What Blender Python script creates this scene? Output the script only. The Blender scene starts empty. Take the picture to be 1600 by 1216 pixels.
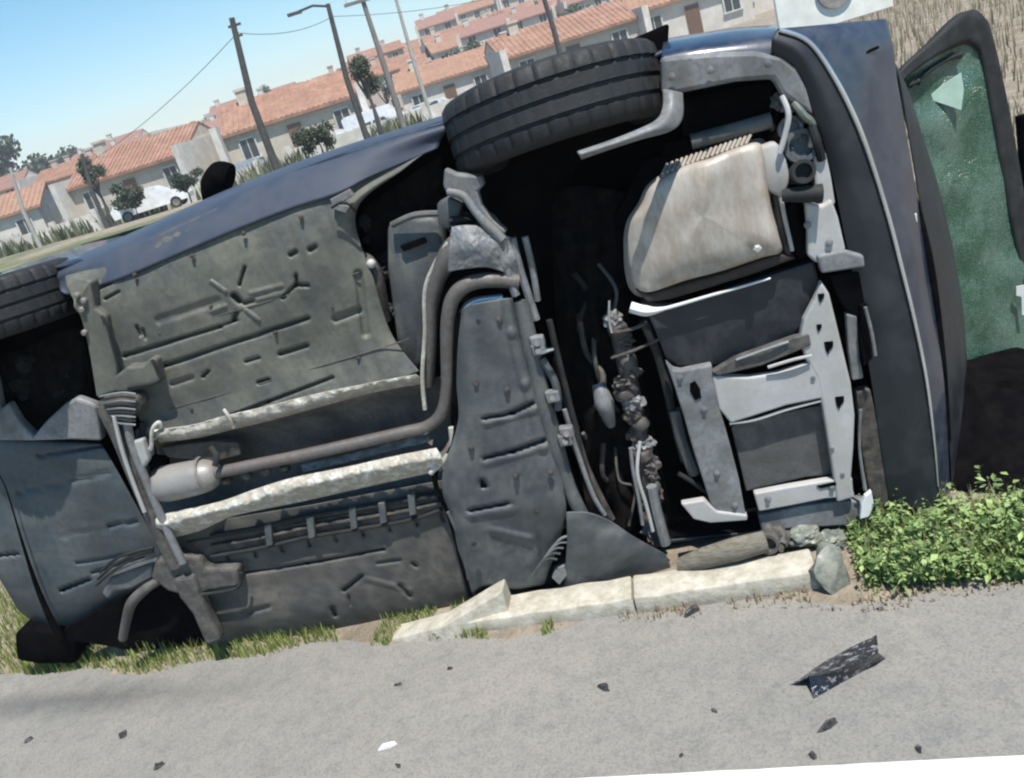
import bpy, bmesh, math, random
from mathutils import Vector, Matrix, noise
random.seed(7)
R_ = math.radians
sc = bpy.context.scene

# ------------------------------------------------------------------ camera
H = 1.7; FPX = 1400.0; PITCH = R_(19.65); ROLL = R_(17.5)
cF = Vector((0, math.cos(PITCH), -math.sin(PITCH)))
r0 = Vector((1, 0, 0)); u0 = Vector((0, math.sin(PITCH), math.cos(PITCH)))
cR = math.cos(ROLL) * r0 - math.sin(ROLL) * u0
cU = math.sin(ROLL) * r0 + math.cos(ROLL) * u0
CAM = Vector((0, 0, H))
cd = bpy.data.cameras.new('camera'); cam = bpy.data.objects.new('camera', cd)
sc.collection.objects.link(cam); sc.camera = cam
cd.sensor_width = 36; cd.lens = 36 * FPX / 1600; cd.clip_start = 0.05; cd.clip_end = 3000
mt = Matrix((cR, cU, -cF)).transposed().to_4x4(); mt.translation = CAM
cam.matrix_world = mt

# ------------------------------------------------------------------ light
SUNV = Vector((0.15, -0.35, 0.90)).normalized()
w = bpy.data.worlds.new("World"); sc.world = w; w.use_nodes = True
wn = w.node_tree; bg = wn.nodes['Background']
sky = wn.nodes.new('ShaderNodeTexSky'); sky.sky_type = 'NISHITA'; sky.sun_disc = False
sky.sun_elevation = math.asin(SUNV.z); sky.sun_rotation = math.atan2(SUNV.x, SUNV.y)
sky.air_density = 1.0; sky.dust_density = 0.2; sky.ozone_density = 3.0
hs = wn.nodes.new('ShaderNodeHueSaturation'); hs.inputs['Saturation'].default_value = 1.3; hs.inputs['Hue'].default_value = .485
wn.links.new(sky.outputs[0], hs.inputs['Color']); wn.links.new(hs.outputs[0], bg.inputs[0]); bg.inputs[1].default_value = 0.1
sd = bpy.data.lights.new('sun', 'SUN'); sd.energy = 4.8; sd.angle = R_(0.5); sd.color = (1, 0.95, 0.87)
so = bpy.data.objects.new('sun', sd); sc.collection.objects.link(so)
so.rotation_euler = SUNV.to_track_quat('Z', 'Y').to_euler()
sc.view_settings.view_transform = 'Standard'; sc.view_settings.look = 'None'
sc.view_settings.exposure = 0.65; sc.view_settings.gamma = 1
sc.cycles.filter_width = 2.2

# ------------------------------------------------------------------ helpers
def ray(x, y): return cF * FPX + cR * (x - 800) - cU * (y - 608)
def gnd(x, y, z=0.0):
    d = ray(x, y); return CAM + d * ((z - H) / d.z)
def far(x, y, dist):           # a point at a given forward distance (metres) that shows at x, y
    d = ray(x, y); return CAM + d * (dist / d.y)
PSI = R_(12.8)
G = gnd(760, 950)
cD = Vector((math.cos(PSI), -math.sin(PSI), 0)); cN = Vector((-math.sin(PSI), -math.cos(PSI), 0))
def P(x, y, n=0.0):            # car-local point on the plane n metres out of the underbody
    d = ray(x, y); t = ((G + cN * n - CAM).dot(cN)) / d.dot(cN)
    q = CAM + d * t - G
    return Vector((q.dot(cD), -q.dot(cN), q.z))

def tag(o, label=None, cat=None, group=None, kind=None):
    if label: o['label'] = label
    if cat: o['category'] = cat
    if group: o['group'] = group
    if kind: o['kind'] = kind
    return o
def link(o, parent=None):
    sc.collection.objects.link(o)
    if parent: o.parent = parent
    return o
def empty(name, loc=(0, 0, 0), rz=0):
    o = bpy.data.objects.new(name, None); o.location = loc; o.rotation_euler = (0, 0, rz)
    o.empty_display_size = 0.1
    return link(o)
def finish(name, bm, mat, parent=None, smooth=False, flip=True):
    if flip: bmesh.ops.recalc_face_normals(bm, faces=bm.faces[:])
    me = bpy.data.meshes.new(name); bm.to_mesh(me); bm.free()
    if smooth:
        for p in me.polygons: p.use_smooth = True
        try: me.set_sharp_from_angle(angle=R_(38))
        except Exception: pass
    for m in (mat if isinstance(mat, (list, tuple)) else [mat]): me.materials.append(m)
    return link(bpy.data.objects.new(name, me), parent)
def raw(name, vs, fs, mat, parent=None, smooth=False):
    me = bpy.data.meshes.new(name); me.from_pydata([tuple(v) for v in vs], [], fs); me.update()
    if smooth:
        for p in me.polygons: p.use_smooth = True
    for m in (mat if isinstance(mat, (list, tuple)) else [mat]): me.materials.append(m)
    return link(bpy.data.objects.new(name, me), parent)
def box(bm, c, s, rot=None):
    r = bmesh.ops.create_cube(bm, size=1.0)
    M = Matrix.Translation(c) @ (rot.to_4x4() if rot else Matrix()) @ Matrix.Diagonal((s[0], s[1], s[2], 1))
    bmesh.ops.transform(bm, matrix=M, verts=r['verts']); return r['verts']
def bevel(bm, w_, seg=1):
    es = [e for e in bm.edges if len(e.link_faces) == 2 and e.calc_face_angle(0) > 0.5]
    bmesh.ops.bevel(bm, geom=es, offset=w_, segments=seg, affect='EDGES', profile=0.5, clamp_overlap=True)
def crm(pts, k):               # catmull-rom through tuples
    out = []; n = len(pts)
    for i in range(n - 1):
        p0 = Vector(pts[max(i - 1, 0)]); p1 = Vector(pts[i]); p2 = Vector(pts[i + 1]); p3 = Vector(pts[min(i + 2, n - 1)])
        for j in range(k):
            t = j / k
            out.append(0.5 * ((2 * p1) + (p2 - p0) * t + (2 * p0 - 5 * p1 + 4 * p2 - p3) * t * t + (3 * p1 - p0 - 3 * p2 + p3) * t ** 3))
    out.append(Vector(pts[-1])); return out
def resample(pts, n):
    L = [0]
    for a, b in zip(pts, pts[1:]): L.append(L[-1] + (Vector(b) - Vector(a)).length)
    out = []; j = 0
    for i in range(n):
        s = L[-1] * i / (n - 1)
        while j < len(L) - 2 and L[j + 1] < s: j += 1
        t = (s - L[j]) / max(L[j + 1] - L[j], 1e-9)
        out.append(Vector(pts[j]).lerp(Vector(pts[j + 1]), min(t, 1)))
    return out
def plate(name, pts, n, th, mat, parent, bev=0.004, smooth=False):
    """polygon traced on the underbody plane, a real sheet th thick; pts may carry their own n"""
    bm = bmesh.new(); f_ = []; b_ = []
    for p in pts:
        nn = p[2] if len(p) > 2 else n
        v = P(p[0], p[1], nn); f_.append(bm.verts.new(v)); b_.append(bm.verts.new(v + Vector((0, th, 0))))
    bm.faces.new(f_); bm.faces.new(b_[::-1])
    k = len(pts)
    for i in range(k): bm.faces.new((f_[i], b_[i], b_[(i + 1) % k], f_[(i + 1) % k]))
    bmesh.ops.recalc_face_normals(bm, faces=bm.faces[:])
    if bev: bevel(bm, bev, 2)
    big = [f for f in bm.faces if len(f.verts) > 4]
    bmesh.ops.triangulate(bm, faces=big, ngon_method='EAR_CLIP')
    return finish(name, bm, mat, parent, smooth)
def tubepts(bm, pts, rs, seg=12, flat=1.0):
    rings = []
    n = len(pts); up = Vector((0, 0, 1)); prev = None
    for i, p in enumerate(pts):
        t = (pts[min(i + 1, n - 1)] - pts[max(i - 1, 0)]).normalized()
        if prev is None:
            a = t.cross(Vector((0, 1, 0)))
            if a.length < 0.1: a = t.cross(up)
        else: a = prev - t * prev.dot(t)
        a.normalize(); prev = a; b = t.cross(a)
        r = rs[i] if isinstance(rs, list) else rs
        rings.append([bm.verts.new(p + (a * math.cos(2 * math.pi * k / seg) + b * math.sin(2 * math.pi * k / seg) * flat) * r) for k in range(seg)])
    for A, B in zip(rings, rings[1:]):
        for k in range(seg): bm.faces.new((A[k], A[(k + 1) % seg], B[(k + 1) % seg], B[k]))
    bm.faces.new(rings[0][::-1]); bm.faces.new(rings[-1])
def tube(name, pts, r, mat, parent, seg=12, k=6, world=False, flat=1.0):
    q = [Vector(p[:3]) if world else P(*p[:3]) for p in pts]
    c = crm(q, k) if len(q) > 2 else q
    if isinstance(r, (list, tuple)):
        rr = []
        for i in range(len(c)):
            s = i / (len(c) - 1) * (len(r) - 1); j = min(int(s), len(r) - 2)
            rr.append(r[j] + (r[j + 1] - r[j]) * (s - j))
        r = rr
    bm = bmesh.new(); tubepts(bm, c, r, seg, flat)
    return finish(name, bm, mat, parent, True)
def skin(name, rows, mat, parent, nu=60, nv=8, h=None, th=0.004, smooth_rows=True, uk=6):
    """surface through several traced lines (px, py, n); h(px,py) adds pressed relief"""
    rr = [resample(crm([Vector(p) for p in row], uk), nu) for row in rows]
    grid = []
    cols = [(crm([r[i] for r in rr], nv) if len(rr) > 2 else [rr[0][i].lerp(rr[1][i], j / nv) for j in range(nv + 1)]) for i in range(nu)]
    vs = []; fs = []; m = len(cols[0])
    for c in cols:
        for q in c:
            n = q.z + (h(q.x, q.y) if h else 0)
            vs.append(P(q.x, q.y, n))
    for i in range(nu - 1):
        for j in range(m - 1):
            a = i * m + j; fs.append((a, a + 1, a + m + 1, a + m))
    o = raw(name, vs, fs, mat, parent, True)
    s = o.modifiers.new('thickness', 'SOLIDIFY'); s.thickness = th; s.offset = 0
    return o
def sm(a, b, x): t = max(0, min(1, (x - a) / (b - a))); return t * t * (3 - 2 * t)
def sdist(x, y, a, b):
    dx, dy = b[0] - a[0], b[1] - a[1]; t = ((x - a[0]) * dx + (y - a[1]) * dy) / (dx * dx + dy * dy)
    t = max(0, min(1, t)); return math.hypot(x - a[0] - t * dx, y - a[1] - t * dy)
def lathe(bm, prof, seg=48, axis='Z', c=(0, 0, 0)):
    rings = []
    for r, z in prof:
        rings.append([bm.verts.new((c[0] + r * math.cos(2 * math.pi * k / seg), c[1] + r * math.sin(2 * math.pi * k / seg), c[2] + z)) for k in range(seg)])
    for A, B in zip(rings, rings[1:]):
        for k in range(seg): bm.faces.new((A[k], A[(k + 1) % seg], B[(k + 1) % seg], B[k]))
    return rings

# ------------------------------------------------------------------ materials
def matte(m):
    m.node_tree.nodes['Principled BSDF'].inputs['Specular IOR Level'].default_value = 0; return m
def mat(name, col, rough=0.6, metal=0.0, dirt=None, amt=0.5, scale=6.0, bump=0.2, bscale=60.0, col2=None, coat=0, stretch=None, sharp=0.12, grime=0.0):
    m = bpy.data.materials.new(name); m.use_nodes = True; nt = m.node_tree; b = nt.nodes['Principled BSDF']
    b.inputs['Roughness'].default_value = rough; b.inputs['Metallic'].default_value = metal
    if coat: b.inputs['Coat Weight'].default_value = coat; b.inputs['Coat Roughness'].default_value = 0.08
    tc = nt.nodes.new('ShaderNodeTexCoord'); mp = nt.nodes.new('ShaderNodeMapping')
    nt.links.new(tc.outputs['Object'], mp.inputs[0])
    if stretch: mp.inputs['Scale'].default_value = stretch
    def nz(s, d=6, r=0.6):
        n = nt.nodes.new('ShaderNodeTexNoise'); n.inputs['Scale'].default_value = s; n.inputs['Detail'].default_value = d
        n.inputs['Roughness'].default_value = r; nt.links.new(mp.outputs[0], n.inputs['Vector']); return n
    def mix(f, a, c):
        x = nt.nodes.new('ShaderNodeMix'); x.data_type = 'RGBA'
        for sck, v in ((0, f), (6, a), (7, c)):
            if hasattr(v, 'links'): nt.links.new(v, x.inputs[sck])
            else: x.inputs[sck].default_value = v if sck == 0 else (*v[:3], 1)
        return x.outputs[2]
    def ramp(src, lo, hi):
        r = nt.nodes.new('ShaderNodeMapRange'); r.inputs[1].default_value = lo; r.inputs[2].default_value = hi
        nt.links.new(src, r.inputs[0]); return r.outputs[0]
    n1 = nz(scale); c = mix(ramp(n1.outputs[0], .3, .7), col, col2 or tuple(v * 0.72 for v in col))
    if dirt:
        n2 = nz(scale * 2.3, 9, .72)
        f = ramp(n2.outputs[0], 0.62 - amt * 0.3 - sharp, 0.62 - amt * 0.3 + sharp)
        k = nt.nodes.new('ShaderNodeMath'); k.operation = 'MULTIPLY'; k.inputs[1].default_value = min(1, 0.5 + amt * .5); nt.links.new(f, k.inputs[0])
        c = mix(k.outputs[0], c, dirt)
        ro = nt.nodes.new('ShaderNodeMapRange'); nt.links.new(f, ro.inputs[0]); ro.inputs[3].default_value = rough; ro.inputs[4].default_value = min(1, rough + .3)
        nt.links.new(ro.outputs[0], b.inputs['Roughness'])
        if metal:
            me_ = nt.nodes.new('ShaderNodeMapRange'); nt.links.new(f, me_.inputs[0]); me_.inputs[3].default_value = metal; me_.inputs[4].default_value = metal * .2
            nt.links.new(me_.outputs[0], b.inputs['Metallic'])
    if grime:
        n3 = nz(scale * 1.1, 10, .7); n4 = nz(scale * 9, 6, .75)
        g1 = ramp(n3.outputs[0], .36, .56); g2 = ramp(n4.outputs[0], .30, .52)
        k3 = nt.nodes.new('ShaderNodeMath'); k3.operation = 'MULTIPLY'; nt.links.new(g1, k3.inputs[0]); nt.links.new(g2, k3.inputs[1])
        k4 = nt.nodes.new('ShaderNodeMapRange'); nt.links.new(k3.outputs[0], k4.inputs[0]); k4.inputs[3].default_value = grime; k4.inputs[4].default_value = 0
        c = mix(k4.outputs[0], c, (.016, .015, .014))
    nt.links.new(c, b.inputs['Base Color'])
    if bump:
        nb = nz(bscale, 5, .65); bp = nt.nodes.new('ShaderNodeBump'); bp.inputs['Strength'].default_value = bump; bp.inputs['Distance'].default_value = 0.004
        nt.links.new(nb.outputs[0], bp.inputs['Height']); nt.links.new(bp.outputs[0], b.inputs['Normal'])
    return m
DUST = (.22, .20, .165)
M = dict(
 pan=mat('underbody paint', (.06, .066, .072), .40, .0, (.155, .15, .118), .5, 3.0, .15, 45, col2=(.078, .083, .074), grime=.45),
 panlow=mat('dusty underbody paint', (.062, .064, .067), .5, .0, (.115, .105, .088), .5, 3.2, .2, 50, grime=.6),
 sillp=mat('dusty blue sill paint', (.022, .036, .072), .42, .0, (.06, .066, .075), .5, 5, .05, 60, coat=.08, sharp=.3),
 paint=mat('blue car paint', (.014, .022, .048), .36, .1, (.05, .06, .08), .3, 4, .05, 60, coat=.6),
 bump=mat('dark bumper plastic', (.009, .012, .018), .5, .0, (.035, .038, .042), .15, 3, .12, 90),
 tyre=mat('tyre rubber', (.009, .011, .014), .6, .0, (.02, .02, .02), .3, 7, .5, 130),
 black=mat('black plastic', (.006, .007, .008), .7, .0, (.04, .04, .04), .2, 8, .3, 80),
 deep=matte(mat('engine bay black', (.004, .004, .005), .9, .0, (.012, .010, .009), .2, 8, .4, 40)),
 grey=mat('grey undertray plastic', (.068, .079, .09), .5, .0, (.16, .16, .145), .3, 4, .3, 70, grime=.4),
 light=mat('pale grey painted steel', (.46, .46, .465), .45, .1, (.30, .27, .22), .2, 5, .2, 50, sharp=.2, grime=.10),
 light2=mat('mid grey painted steel', (.24, .255, .28), .45, .1, (.16, .15, .13), .4, 7, .3, 50, grime=.5),
 alu=mat('crumpled aluminium shield', (.72, .72, .68), .45, .4, (.25, .22, .17), .6, 12, 1.0, 28, sharp=.08),
 steel=mat('dull steel', (.30, .30, .31), .42, .7, (.14, .11, .08), .5, 14, .4, 60),
 rust=mat('grey exhaust steel', (.19, .18, .175), .36, .65, (.08, .062, .052), .5, 16, .5, 60),
 muff=mat('galvanised muffler', (.30, .295, .29), .45, .45, (.17, .155, .13), .4, 9, .35, 40),
 dark=mat('oily dark metal', (.035, .034, .036), .5, .3, (.12, .10, .08), .4, 12, .8, 50),
 pan2=mat('oil pan metal', (.55, .52, .48), .42, .3, (.25, .20, .155), .6, 5, .25, 50, col2=(.42, .39, .35), stretch=(2.2, 1, .8), sharp=.16),
 tun=mat('tunnel plate', (.11, .105, .108), .55, .0, (.17, .155, .13), .4, 5, .5, 45, grime=.6),
 rear=mat('rear floor paint', (.05, .07, .085), .45, .0, (.12, .125, .12), .3, 3, .2, 50, grime=.5),
 beam=mat('axle metal', (.06, .058, .056), .5, .3, (.12, .11, .10), .45, 9, .8, 60),
 chrome=mat('bright trim', (.65, .66, .68), .25, .8, None, 0, 5, 0),
 white=mat('white plastic', (.75, .76, .76), .45, 0, (.4, .38, .33), .15, 6, .1),
 lens=mat('dusty lens', (.12, .145, .13), .35, 0, (.22, .21, .17), .4, 16, .5, 50),
 darkred=mat('grimy shaft metal', (.055, .05, .05), .5, .4, (.15, .125, .11), .35, 20, .9, 70),
)

# ================================================================== THE CAR
car = empty('overturned_car', G, -PSI)
tag(car, 'dark blue hatchback lying on its side, dusty underbody towards the road', 'car')

# ---- body shell, lofted from the underbody edge back to the roof
outline = [(-60, 448), (100, 415), (180, 383), (260, 346), (350, 304), (440, 268), (530, 237), (620, 208), (700, 184),
           (760, 175), (850, 150), (950, 115), (1035, 75), (1060, 62), (1150, 52), (1215, 50), (1262, 72), (1310, 135), (1355, 260), (1395, 430), (1425, 600), (1440, 720), (1425, 790),
           (1300, 848), (1180, 868), (1050, 880), (900, 905), (740, 935), (560, 962), (400, 985), (250, 990), (100, 985), (40, 940), (0, 880), (-45, 780), (-70, 600)]
OL = [P(*q) for q in outline]
ctr = sum(OL, Vector()) / len(OL)
def shell(name, levels, mt_, close, xr=None, th=0.01):
    vs = []; fs = []; k = len(OL)
    for n, sx, sz, ox in levels:
        for q in OL:
            x = ctr.x + (q.x - ctr.x) * sx + ox; z = ctr.z + (q.z - ctr.z) * sz
            if xr: x = max(xr[0], min(xr[1], x))
            vs.append(Vector((x, -n, max(z, 0.0))))
    for L in range(len(levels) - 1):
        for i in range(k):
            a = L * k + i; b = L * k + (i + 1) % k; fs.append((a, b, b + k, a + k))
    if close: fs.append(tuple(range((len(levels) - 1) * k, len(levels) * k)))
    o = raw(name, vs, fs, mt_, car, True)
    o.data.materials.append(M['deep'])
    s = o.modifiers.new('thickness', 'SOLIDIFY'); s.thickness = th; s.offset = -1; s.material_offset = 1
    return o
shell('body_shell', [(-.10, .985, .98, 0), (-.2, 1.0, .985, .0), (-.45, 1.0, .975, 0), (-.68, .985, .955, 0), (-.76, .97, .93, 0)], M['paint'], True)
shell('cabin', [(-.765, .8, .915, -.25), (-.95, .76, .86, -.24), (-1.15, .70, .80, -.22), (-1.32, .60, .70, -.2), (-1.36, .5, .6, -.2)], M['paint'], True, (-1.75, .75))
Mglass = mat('tinted side glass', (.015, .02, .022), .08, 0, None, 0, 3, 0)
for k_, (x0, x1) in enumerate([(-1.45, -.95), (-.88, -.25), (-.18, .35)]):
    bm = bmesh.new()
    def zt(n):   # height of the upper cabin wall there
        t = (n - .765) / (1.15 - .765); return ctr.z + (max(q.z for q in OL) - .05 - ctr.z) * (.915 + (.80 - .915) * t)
    a = [Vector((x0 + .05, .82, zt(.82))), Vector((x1 - .03, .82, zt(.82))), Vector((x1 - .12, 1.12, zt(1.12))), Vector((x0 + .1, 1.12, zt(1.12)))]
    f_ = [bm.verts.new(v) for v in a]; b_ = [bm.verts.new(v - Vector((0, 0, .05))) for v in a]
    bm.faces.new(f_); bm.faces.new(b_[::-1])
    for i in range(4): bm.faces.new((f_[i], b_[i], b_[(i + 1) % 4], f_[(i + 1) % 4]))
    finish('side_window', bm, Mglass, car)
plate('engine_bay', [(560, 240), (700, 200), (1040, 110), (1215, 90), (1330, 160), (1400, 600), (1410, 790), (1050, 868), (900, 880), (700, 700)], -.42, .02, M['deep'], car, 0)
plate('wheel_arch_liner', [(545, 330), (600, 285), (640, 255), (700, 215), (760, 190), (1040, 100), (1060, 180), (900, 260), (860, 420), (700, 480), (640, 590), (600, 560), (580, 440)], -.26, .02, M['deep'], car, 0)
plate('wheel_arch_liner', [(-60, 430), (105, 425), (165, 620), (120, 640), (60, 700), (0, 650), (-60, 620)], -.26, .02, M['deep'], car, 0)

def lump(name, x, y, n, rx, rz, ry, m_, par=car, seed=0, amp=.35, f=25):
    bm = bmesh.new(); bmesh.ops.create_icosphere(bm, subdivisions=4, radius=1)
    for v in bm.verts:
        d = 1 + amp * noise.noise(v.co * 2.2 + Vector((seed, 0, 0))) + amp * .4 * noise.noise(v.co * 7 + Vector((seed, 3, 0))); v.co = Vector((v.co.x * rx, v.co.y * ry, v.co.z * rz)) * d
    bmesh.ops.translate(bm, vec=P(x, y, n), verts=bm.verts); return finish(name, bm, m_, par, True)
# ---- floor pan, upper half
gro = []   # (a, b, depth, width px)
def G_(x0, y0, x1, y1, d=-.012, w=4): gro.append(((x0, y0), (x1, y1), d, w))
G_(195, 556, 345, 510, -.016, 4.5); G_(345, 510, 372, 500, -.008, 3); G_(250, 574, 482, 497, -.016, 4.5)
G_(438, 553, 480, 540, -.015, 5); G_(385, 565, 405, 559, -.012, 4); G_(405, 598, 420, 594, -.014, 5); G_(318, 588, 326, 580, -.014, 4)
G_(270, 600, 300, 590, -.006, 6); G_(442, 465, 462, 446, -.014, 4); G_(462, 446, 482, 446, -.012, 4); G_(463, 430, 465, 446, -.012, 4)
G_(158, 450, 172, 443, -.012, 4); G_(166, 467, 186, 456, -.012, 4); G_(375, 445, 383, 418, -.013, 4); G_(370, 488, 366, 500, -.014, 5)
G_(366, 462, 374, 470, -.022, 7); G_(382, 474, 396, 470, -.012, 5); G_(455, 398, 462, 394, -.012, 6); G_(485, 390, 492, 386, -.012, 6)
G_(214, 510, 220, 524, -.008, 4); G_(224, 515, 228, 528, -.008, 4); G_(525, 498, 560, 485, -.008, 8); G_(560, 430, 572, 520, -.008, 10)
G_(330, 440, 352, 455, .006, 3); G_(384, 484, 404, 500, .006, 3); G_(352, 478, 330, 486, .005, 3); G_(392, 458, 440, 446, .005, 3)
G_(395, 470, 455, 455, .004, 3)
G_(350, 655, 420, 628, -.010, 5); G_(420, 628, 520, 590, -.014, 4); G_(340, 470, 250, 500, -.004, 10)
def pan_h(x, y):
    h = 0
    for a, b, d, w_ in gro:
        if d < 0: w_ *= .72
        s = sdist(x, y, a, b)
        if s < w_ * 3: h += d * (1.7 if d < 0 else 1) * math.exp(-(s / w_) ** 4)
    h += .008 * noise.noise(Vector((x / 170, y / 100, 1))) + .0018 * noise.noise(Vector((x / 45, y / 30, 3))) + .0006 * noise.noise(Vector((x / 12, y / 12, 8)))
    h += .010 * max(0, 1 - abs((y + .30 * x) - 600) / 26) ** .5 if False else 0
    return h
skin('floor_panel', [
    [(102, 432, -.07), (180, 398, -.07), (260, 362, -.07), (350, 322, -.07), (440, 288, -.07), (530, 258, -.08), (620, 230, -.1), (688, 222, -.1)],
    [(106, 450, -.035), (185, 425, -.03), (270, 390, -.03), (360, 352, -.03), (450, 318, -.03), (520, 295, -.03), (575, 278, -.05), (634, 262, -.06)],
    [(125, 490, 0), (200, 475, 0), (280, 450, 0), (370, 410, 0), (460, 375, 0), (520, 350, 0), (545, 335, -.01), (556, 330, -.03)],
    [(150, 560, 0), (230, 545, 0), (320, 520, 0), (400, 495, 0), (470, 475, 0), (530, 455, 0), (560, 445, -.005), (585, 440, -.02)],
    [(215, 650, .005), (260, 640, 0), (330, 615, 0), (400, 590, 0), (470, 570, 0), (540, 545, 0), (590, 530, -.005), (612, 522, -.02)],
    [(235, 690, .03), (300, 674, .02), (350, 660, .02), (420, 642, .02), (490, 624, .02), (560, 608, .02), (620, 592, .02), (655, 580, .01)]],
    M['pan'], car, nu=270, nv=40, h=pan_h)
# sill: painted tube-like rocker along the upper edge
skin('sill', [
    [(60, 424, -.55), (100, 408, -.5), (180, 376, -.5), (260, 340, -.5), (350, 300, -.5), (440, 264, -.5), (530, 232, -.5), (620, 204, -.5), (705, 178, -.5)],
    [(60, 430, -.3), (100, 411, -.25), (180, 379, -.25), (260, 342, -.25), (350, 301, -.25), (440, 265, -.25), (530, 234, -.25), (620, 206, -.25), (705, 182, -.25)],
    [(70, 436, -.14), (104, 418, -.12), (182, 386, -.12), (262, 350, -.12), (352, 309, -.12), (442, 273, -.12), (532, 244, -.12), (622, 214, -.12), (703, 192, -.12)],
    [(80, 440, -.1), (106, 424, -.08), (184, 394, -.075), (264, 358, -.075), (354, 318, -.075), (444, 283, -.075), (534, 254, -.075), (622, 222, -.08), (700, 200, -.09)],
    [(90, 445, -.09), (110, 434, -.07), (188, 408, -.045), (268, 373, -.045), (358, 334, -.045), (448, 300, -.045), (534, 272, -.045), (600, 250, -.06), (690, 216, -.1)],
    [(95, 455, -.05), (115, 460, -.045), (192, 434, -.008), (272, 400, -.008), (362, 362, -.008), (452, 327, -.008), (530, 302, -.012), (580, 276, -.04), (684, 232, -.09)]],
    M['sillp'], car, nu=90, nv=5, th=.006)
# torn sill end near the wheel arch
plate('jacking_point', [(515, 312), (545, 296), (552, 306), (530, 320), (548, 322), (540, 334), (522, 328)], .02, .02, M['light2'], car, .003)
tube('torn_strip', [(518, 325, .03), (535, 316, .035), (548, 322, .03), (556, 332, .01)], .004, M['black'], car, 6)
# rear subframe rail and bracket
plate('rear_rail', [(112, 432, -.03), (140, 440), (148, 482), (165, 494), (180, 560), (186, 612), (150, 622), (140, 560), (128, 500), (118, 480)], .03, .05, M['pan'], car, .008)
plate('rail_bracket', [(178, 590), (196, 575), (222, 572), (235, 560), (243, 562), (250, 600), (205, 612), (182, 614)], .045, .05, M['pan'], car, .008)
tube('rail_bracket_lip', [(238, 562, .05), (246, 580, .05), (248, 596, .05), (200, 606, .05)], .006, M['black'], car, 8)
tube('rail_seam', [(158, 494, .035), (166, 505, .035), (176, 540, .035), (184, 570, .035)], .005, M['black'], car, 8)
for x, y in [(120, 462), (131, 470), (128, 484), (132, 520)]:
    bm = bmesh.new(); lathe(bm, [(.0, -.01), (.010, -.01), (.010, .004), (.006, .008), (0, .008)], 10)
    bmesh.ops.transform(bm, matrix=Matrix.Translation(P(x, y, .035)) @ Matrix.Rotation(R_(90), 4, 'X'), verts=bm.verts); finish('bolt', bm, M['steel'], car, True)

# ---- lower half of the floor
gro_u = gro; gro = []
G_(370, 897, 480, 880, -.012, 3.5); G_(480, 880, 600, 858, -.015, 3.5); G_(538, 922, 566, 900, -.016, 4); G_(520, 950, 524, 960, -.018, 5)
G_(545, 930, 548, 945, -.008, 3); G_(566, 903, 640, 922, .005, 4); G_(625, 915, 640, 930, -.010, 5); G_(645, 880, 650, 884, -.01, 4); G_(380, 958, 420, 948, -.006, 6)
G_(300, 860, 700, 800, .010, 10); G_(590, 880, 625, 875, -.006, 4)
for i in range(9): G_(352 + i * 42, 858 - i * 8, 358 + i * 42, 876 - i * 8, -.010, 4)
skin('floor_panel', [
    [(262, 826, 0), (330, 815, 0), (400, 803, 0), (480, 790, 0), (560, 775, 0), (640, 760, 0), (705, 748, 0)],
    [(275, 870, .0), (340, 858, 0), (410, 845, 0), (490, 832, 0), (570, 818, 0), (640, 806, 0), (712, 795, 0)],
    [(300, 930, .0), (360, 918, 0), (430, 905, 0), (500, 893, 0), (580, 880, 0), (650, 870, 0), (728, 860, 0)],
    [(330, 985, .0), (380, 975, 0), (440, 965, 0), (510, 955, 0), (590, 945, 0), (660, 935, -.01), (745, 925, -.02)],
    [(345, 1030, -.06), (395, 1025, -.06), (455, 1018, -.06), (520, 1010, -.06), (600, 1000, -.06), (670, 985, -.06), (750, 965, -.06)]],
    M['panlow'], car, nu=150, nv=26, h=pan_h)
for y0 in (0, 16, 32):
    tube('brake_line', [(330, 838 + y0, .02), (400, 826 + y0, .025), (480, 808 + y0, .02), (560, 795 + y0, .025), (640, 781 + y0, .02), (690, 774 + y0 * .7, .02)], .007 if y0 else .011, M['black'] if y0 != 16 else M['dark'], car, 8)
for x, y in [(418, 838), (484, 826), (550, 812), (596, 803), (642, 790)]:
    plate('line_clip', [(x - 6, y - 16), (x + 5, y - 18), (x + 8, y + 14), (x - 2, y + 17)], .04, .02, M['grey'], car, .003)
plate('cable_channel', [(290, 848), (420, 826), (560, 800), (690, 772), (694, 800), (560, 826), (420, 852), (300, 874)], .012, .02, M['dark'], car, .003)

# ---- tunnel with exhaust, shields, muffler
skin('tunnel_plate', [
    [(240, 690, -.03), (350, 668, -.03), (450, 645, -.03), (560, 618, -.03), (660, 596, -.03), (700, 585, -.03)],
    [(245, 705, -.09), (350, 688, -.09), (450, 668, -.09), (560, 645, -.09), (660, 622, -.09), (705, 612, -.09)],
    [(250, 760, -.12), (350, 745, -.12), (450, 725, -.12), (560, 700, -.12), (660, 680, -.12), (705, 670, -.12)],
    [(255, 830, -.03), (350, 822, -.03), (450, 805, -.03), (560, 782, -.03), (660, 765, -.03), (705, 756, -.03)]],
    M['tun'], car, nu=90, nv=10, h=lambda x, y: .006 * noise.noise(Vector((x / 40, y / 25, 0))))
def crumple(a, s=14): return lambda x, y: a * noise.noise(Vector((x / s, y / s, 2))) + a * .6 * abs(noise.noise(Vector((x / 6, y / 6, 5))))
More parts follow.
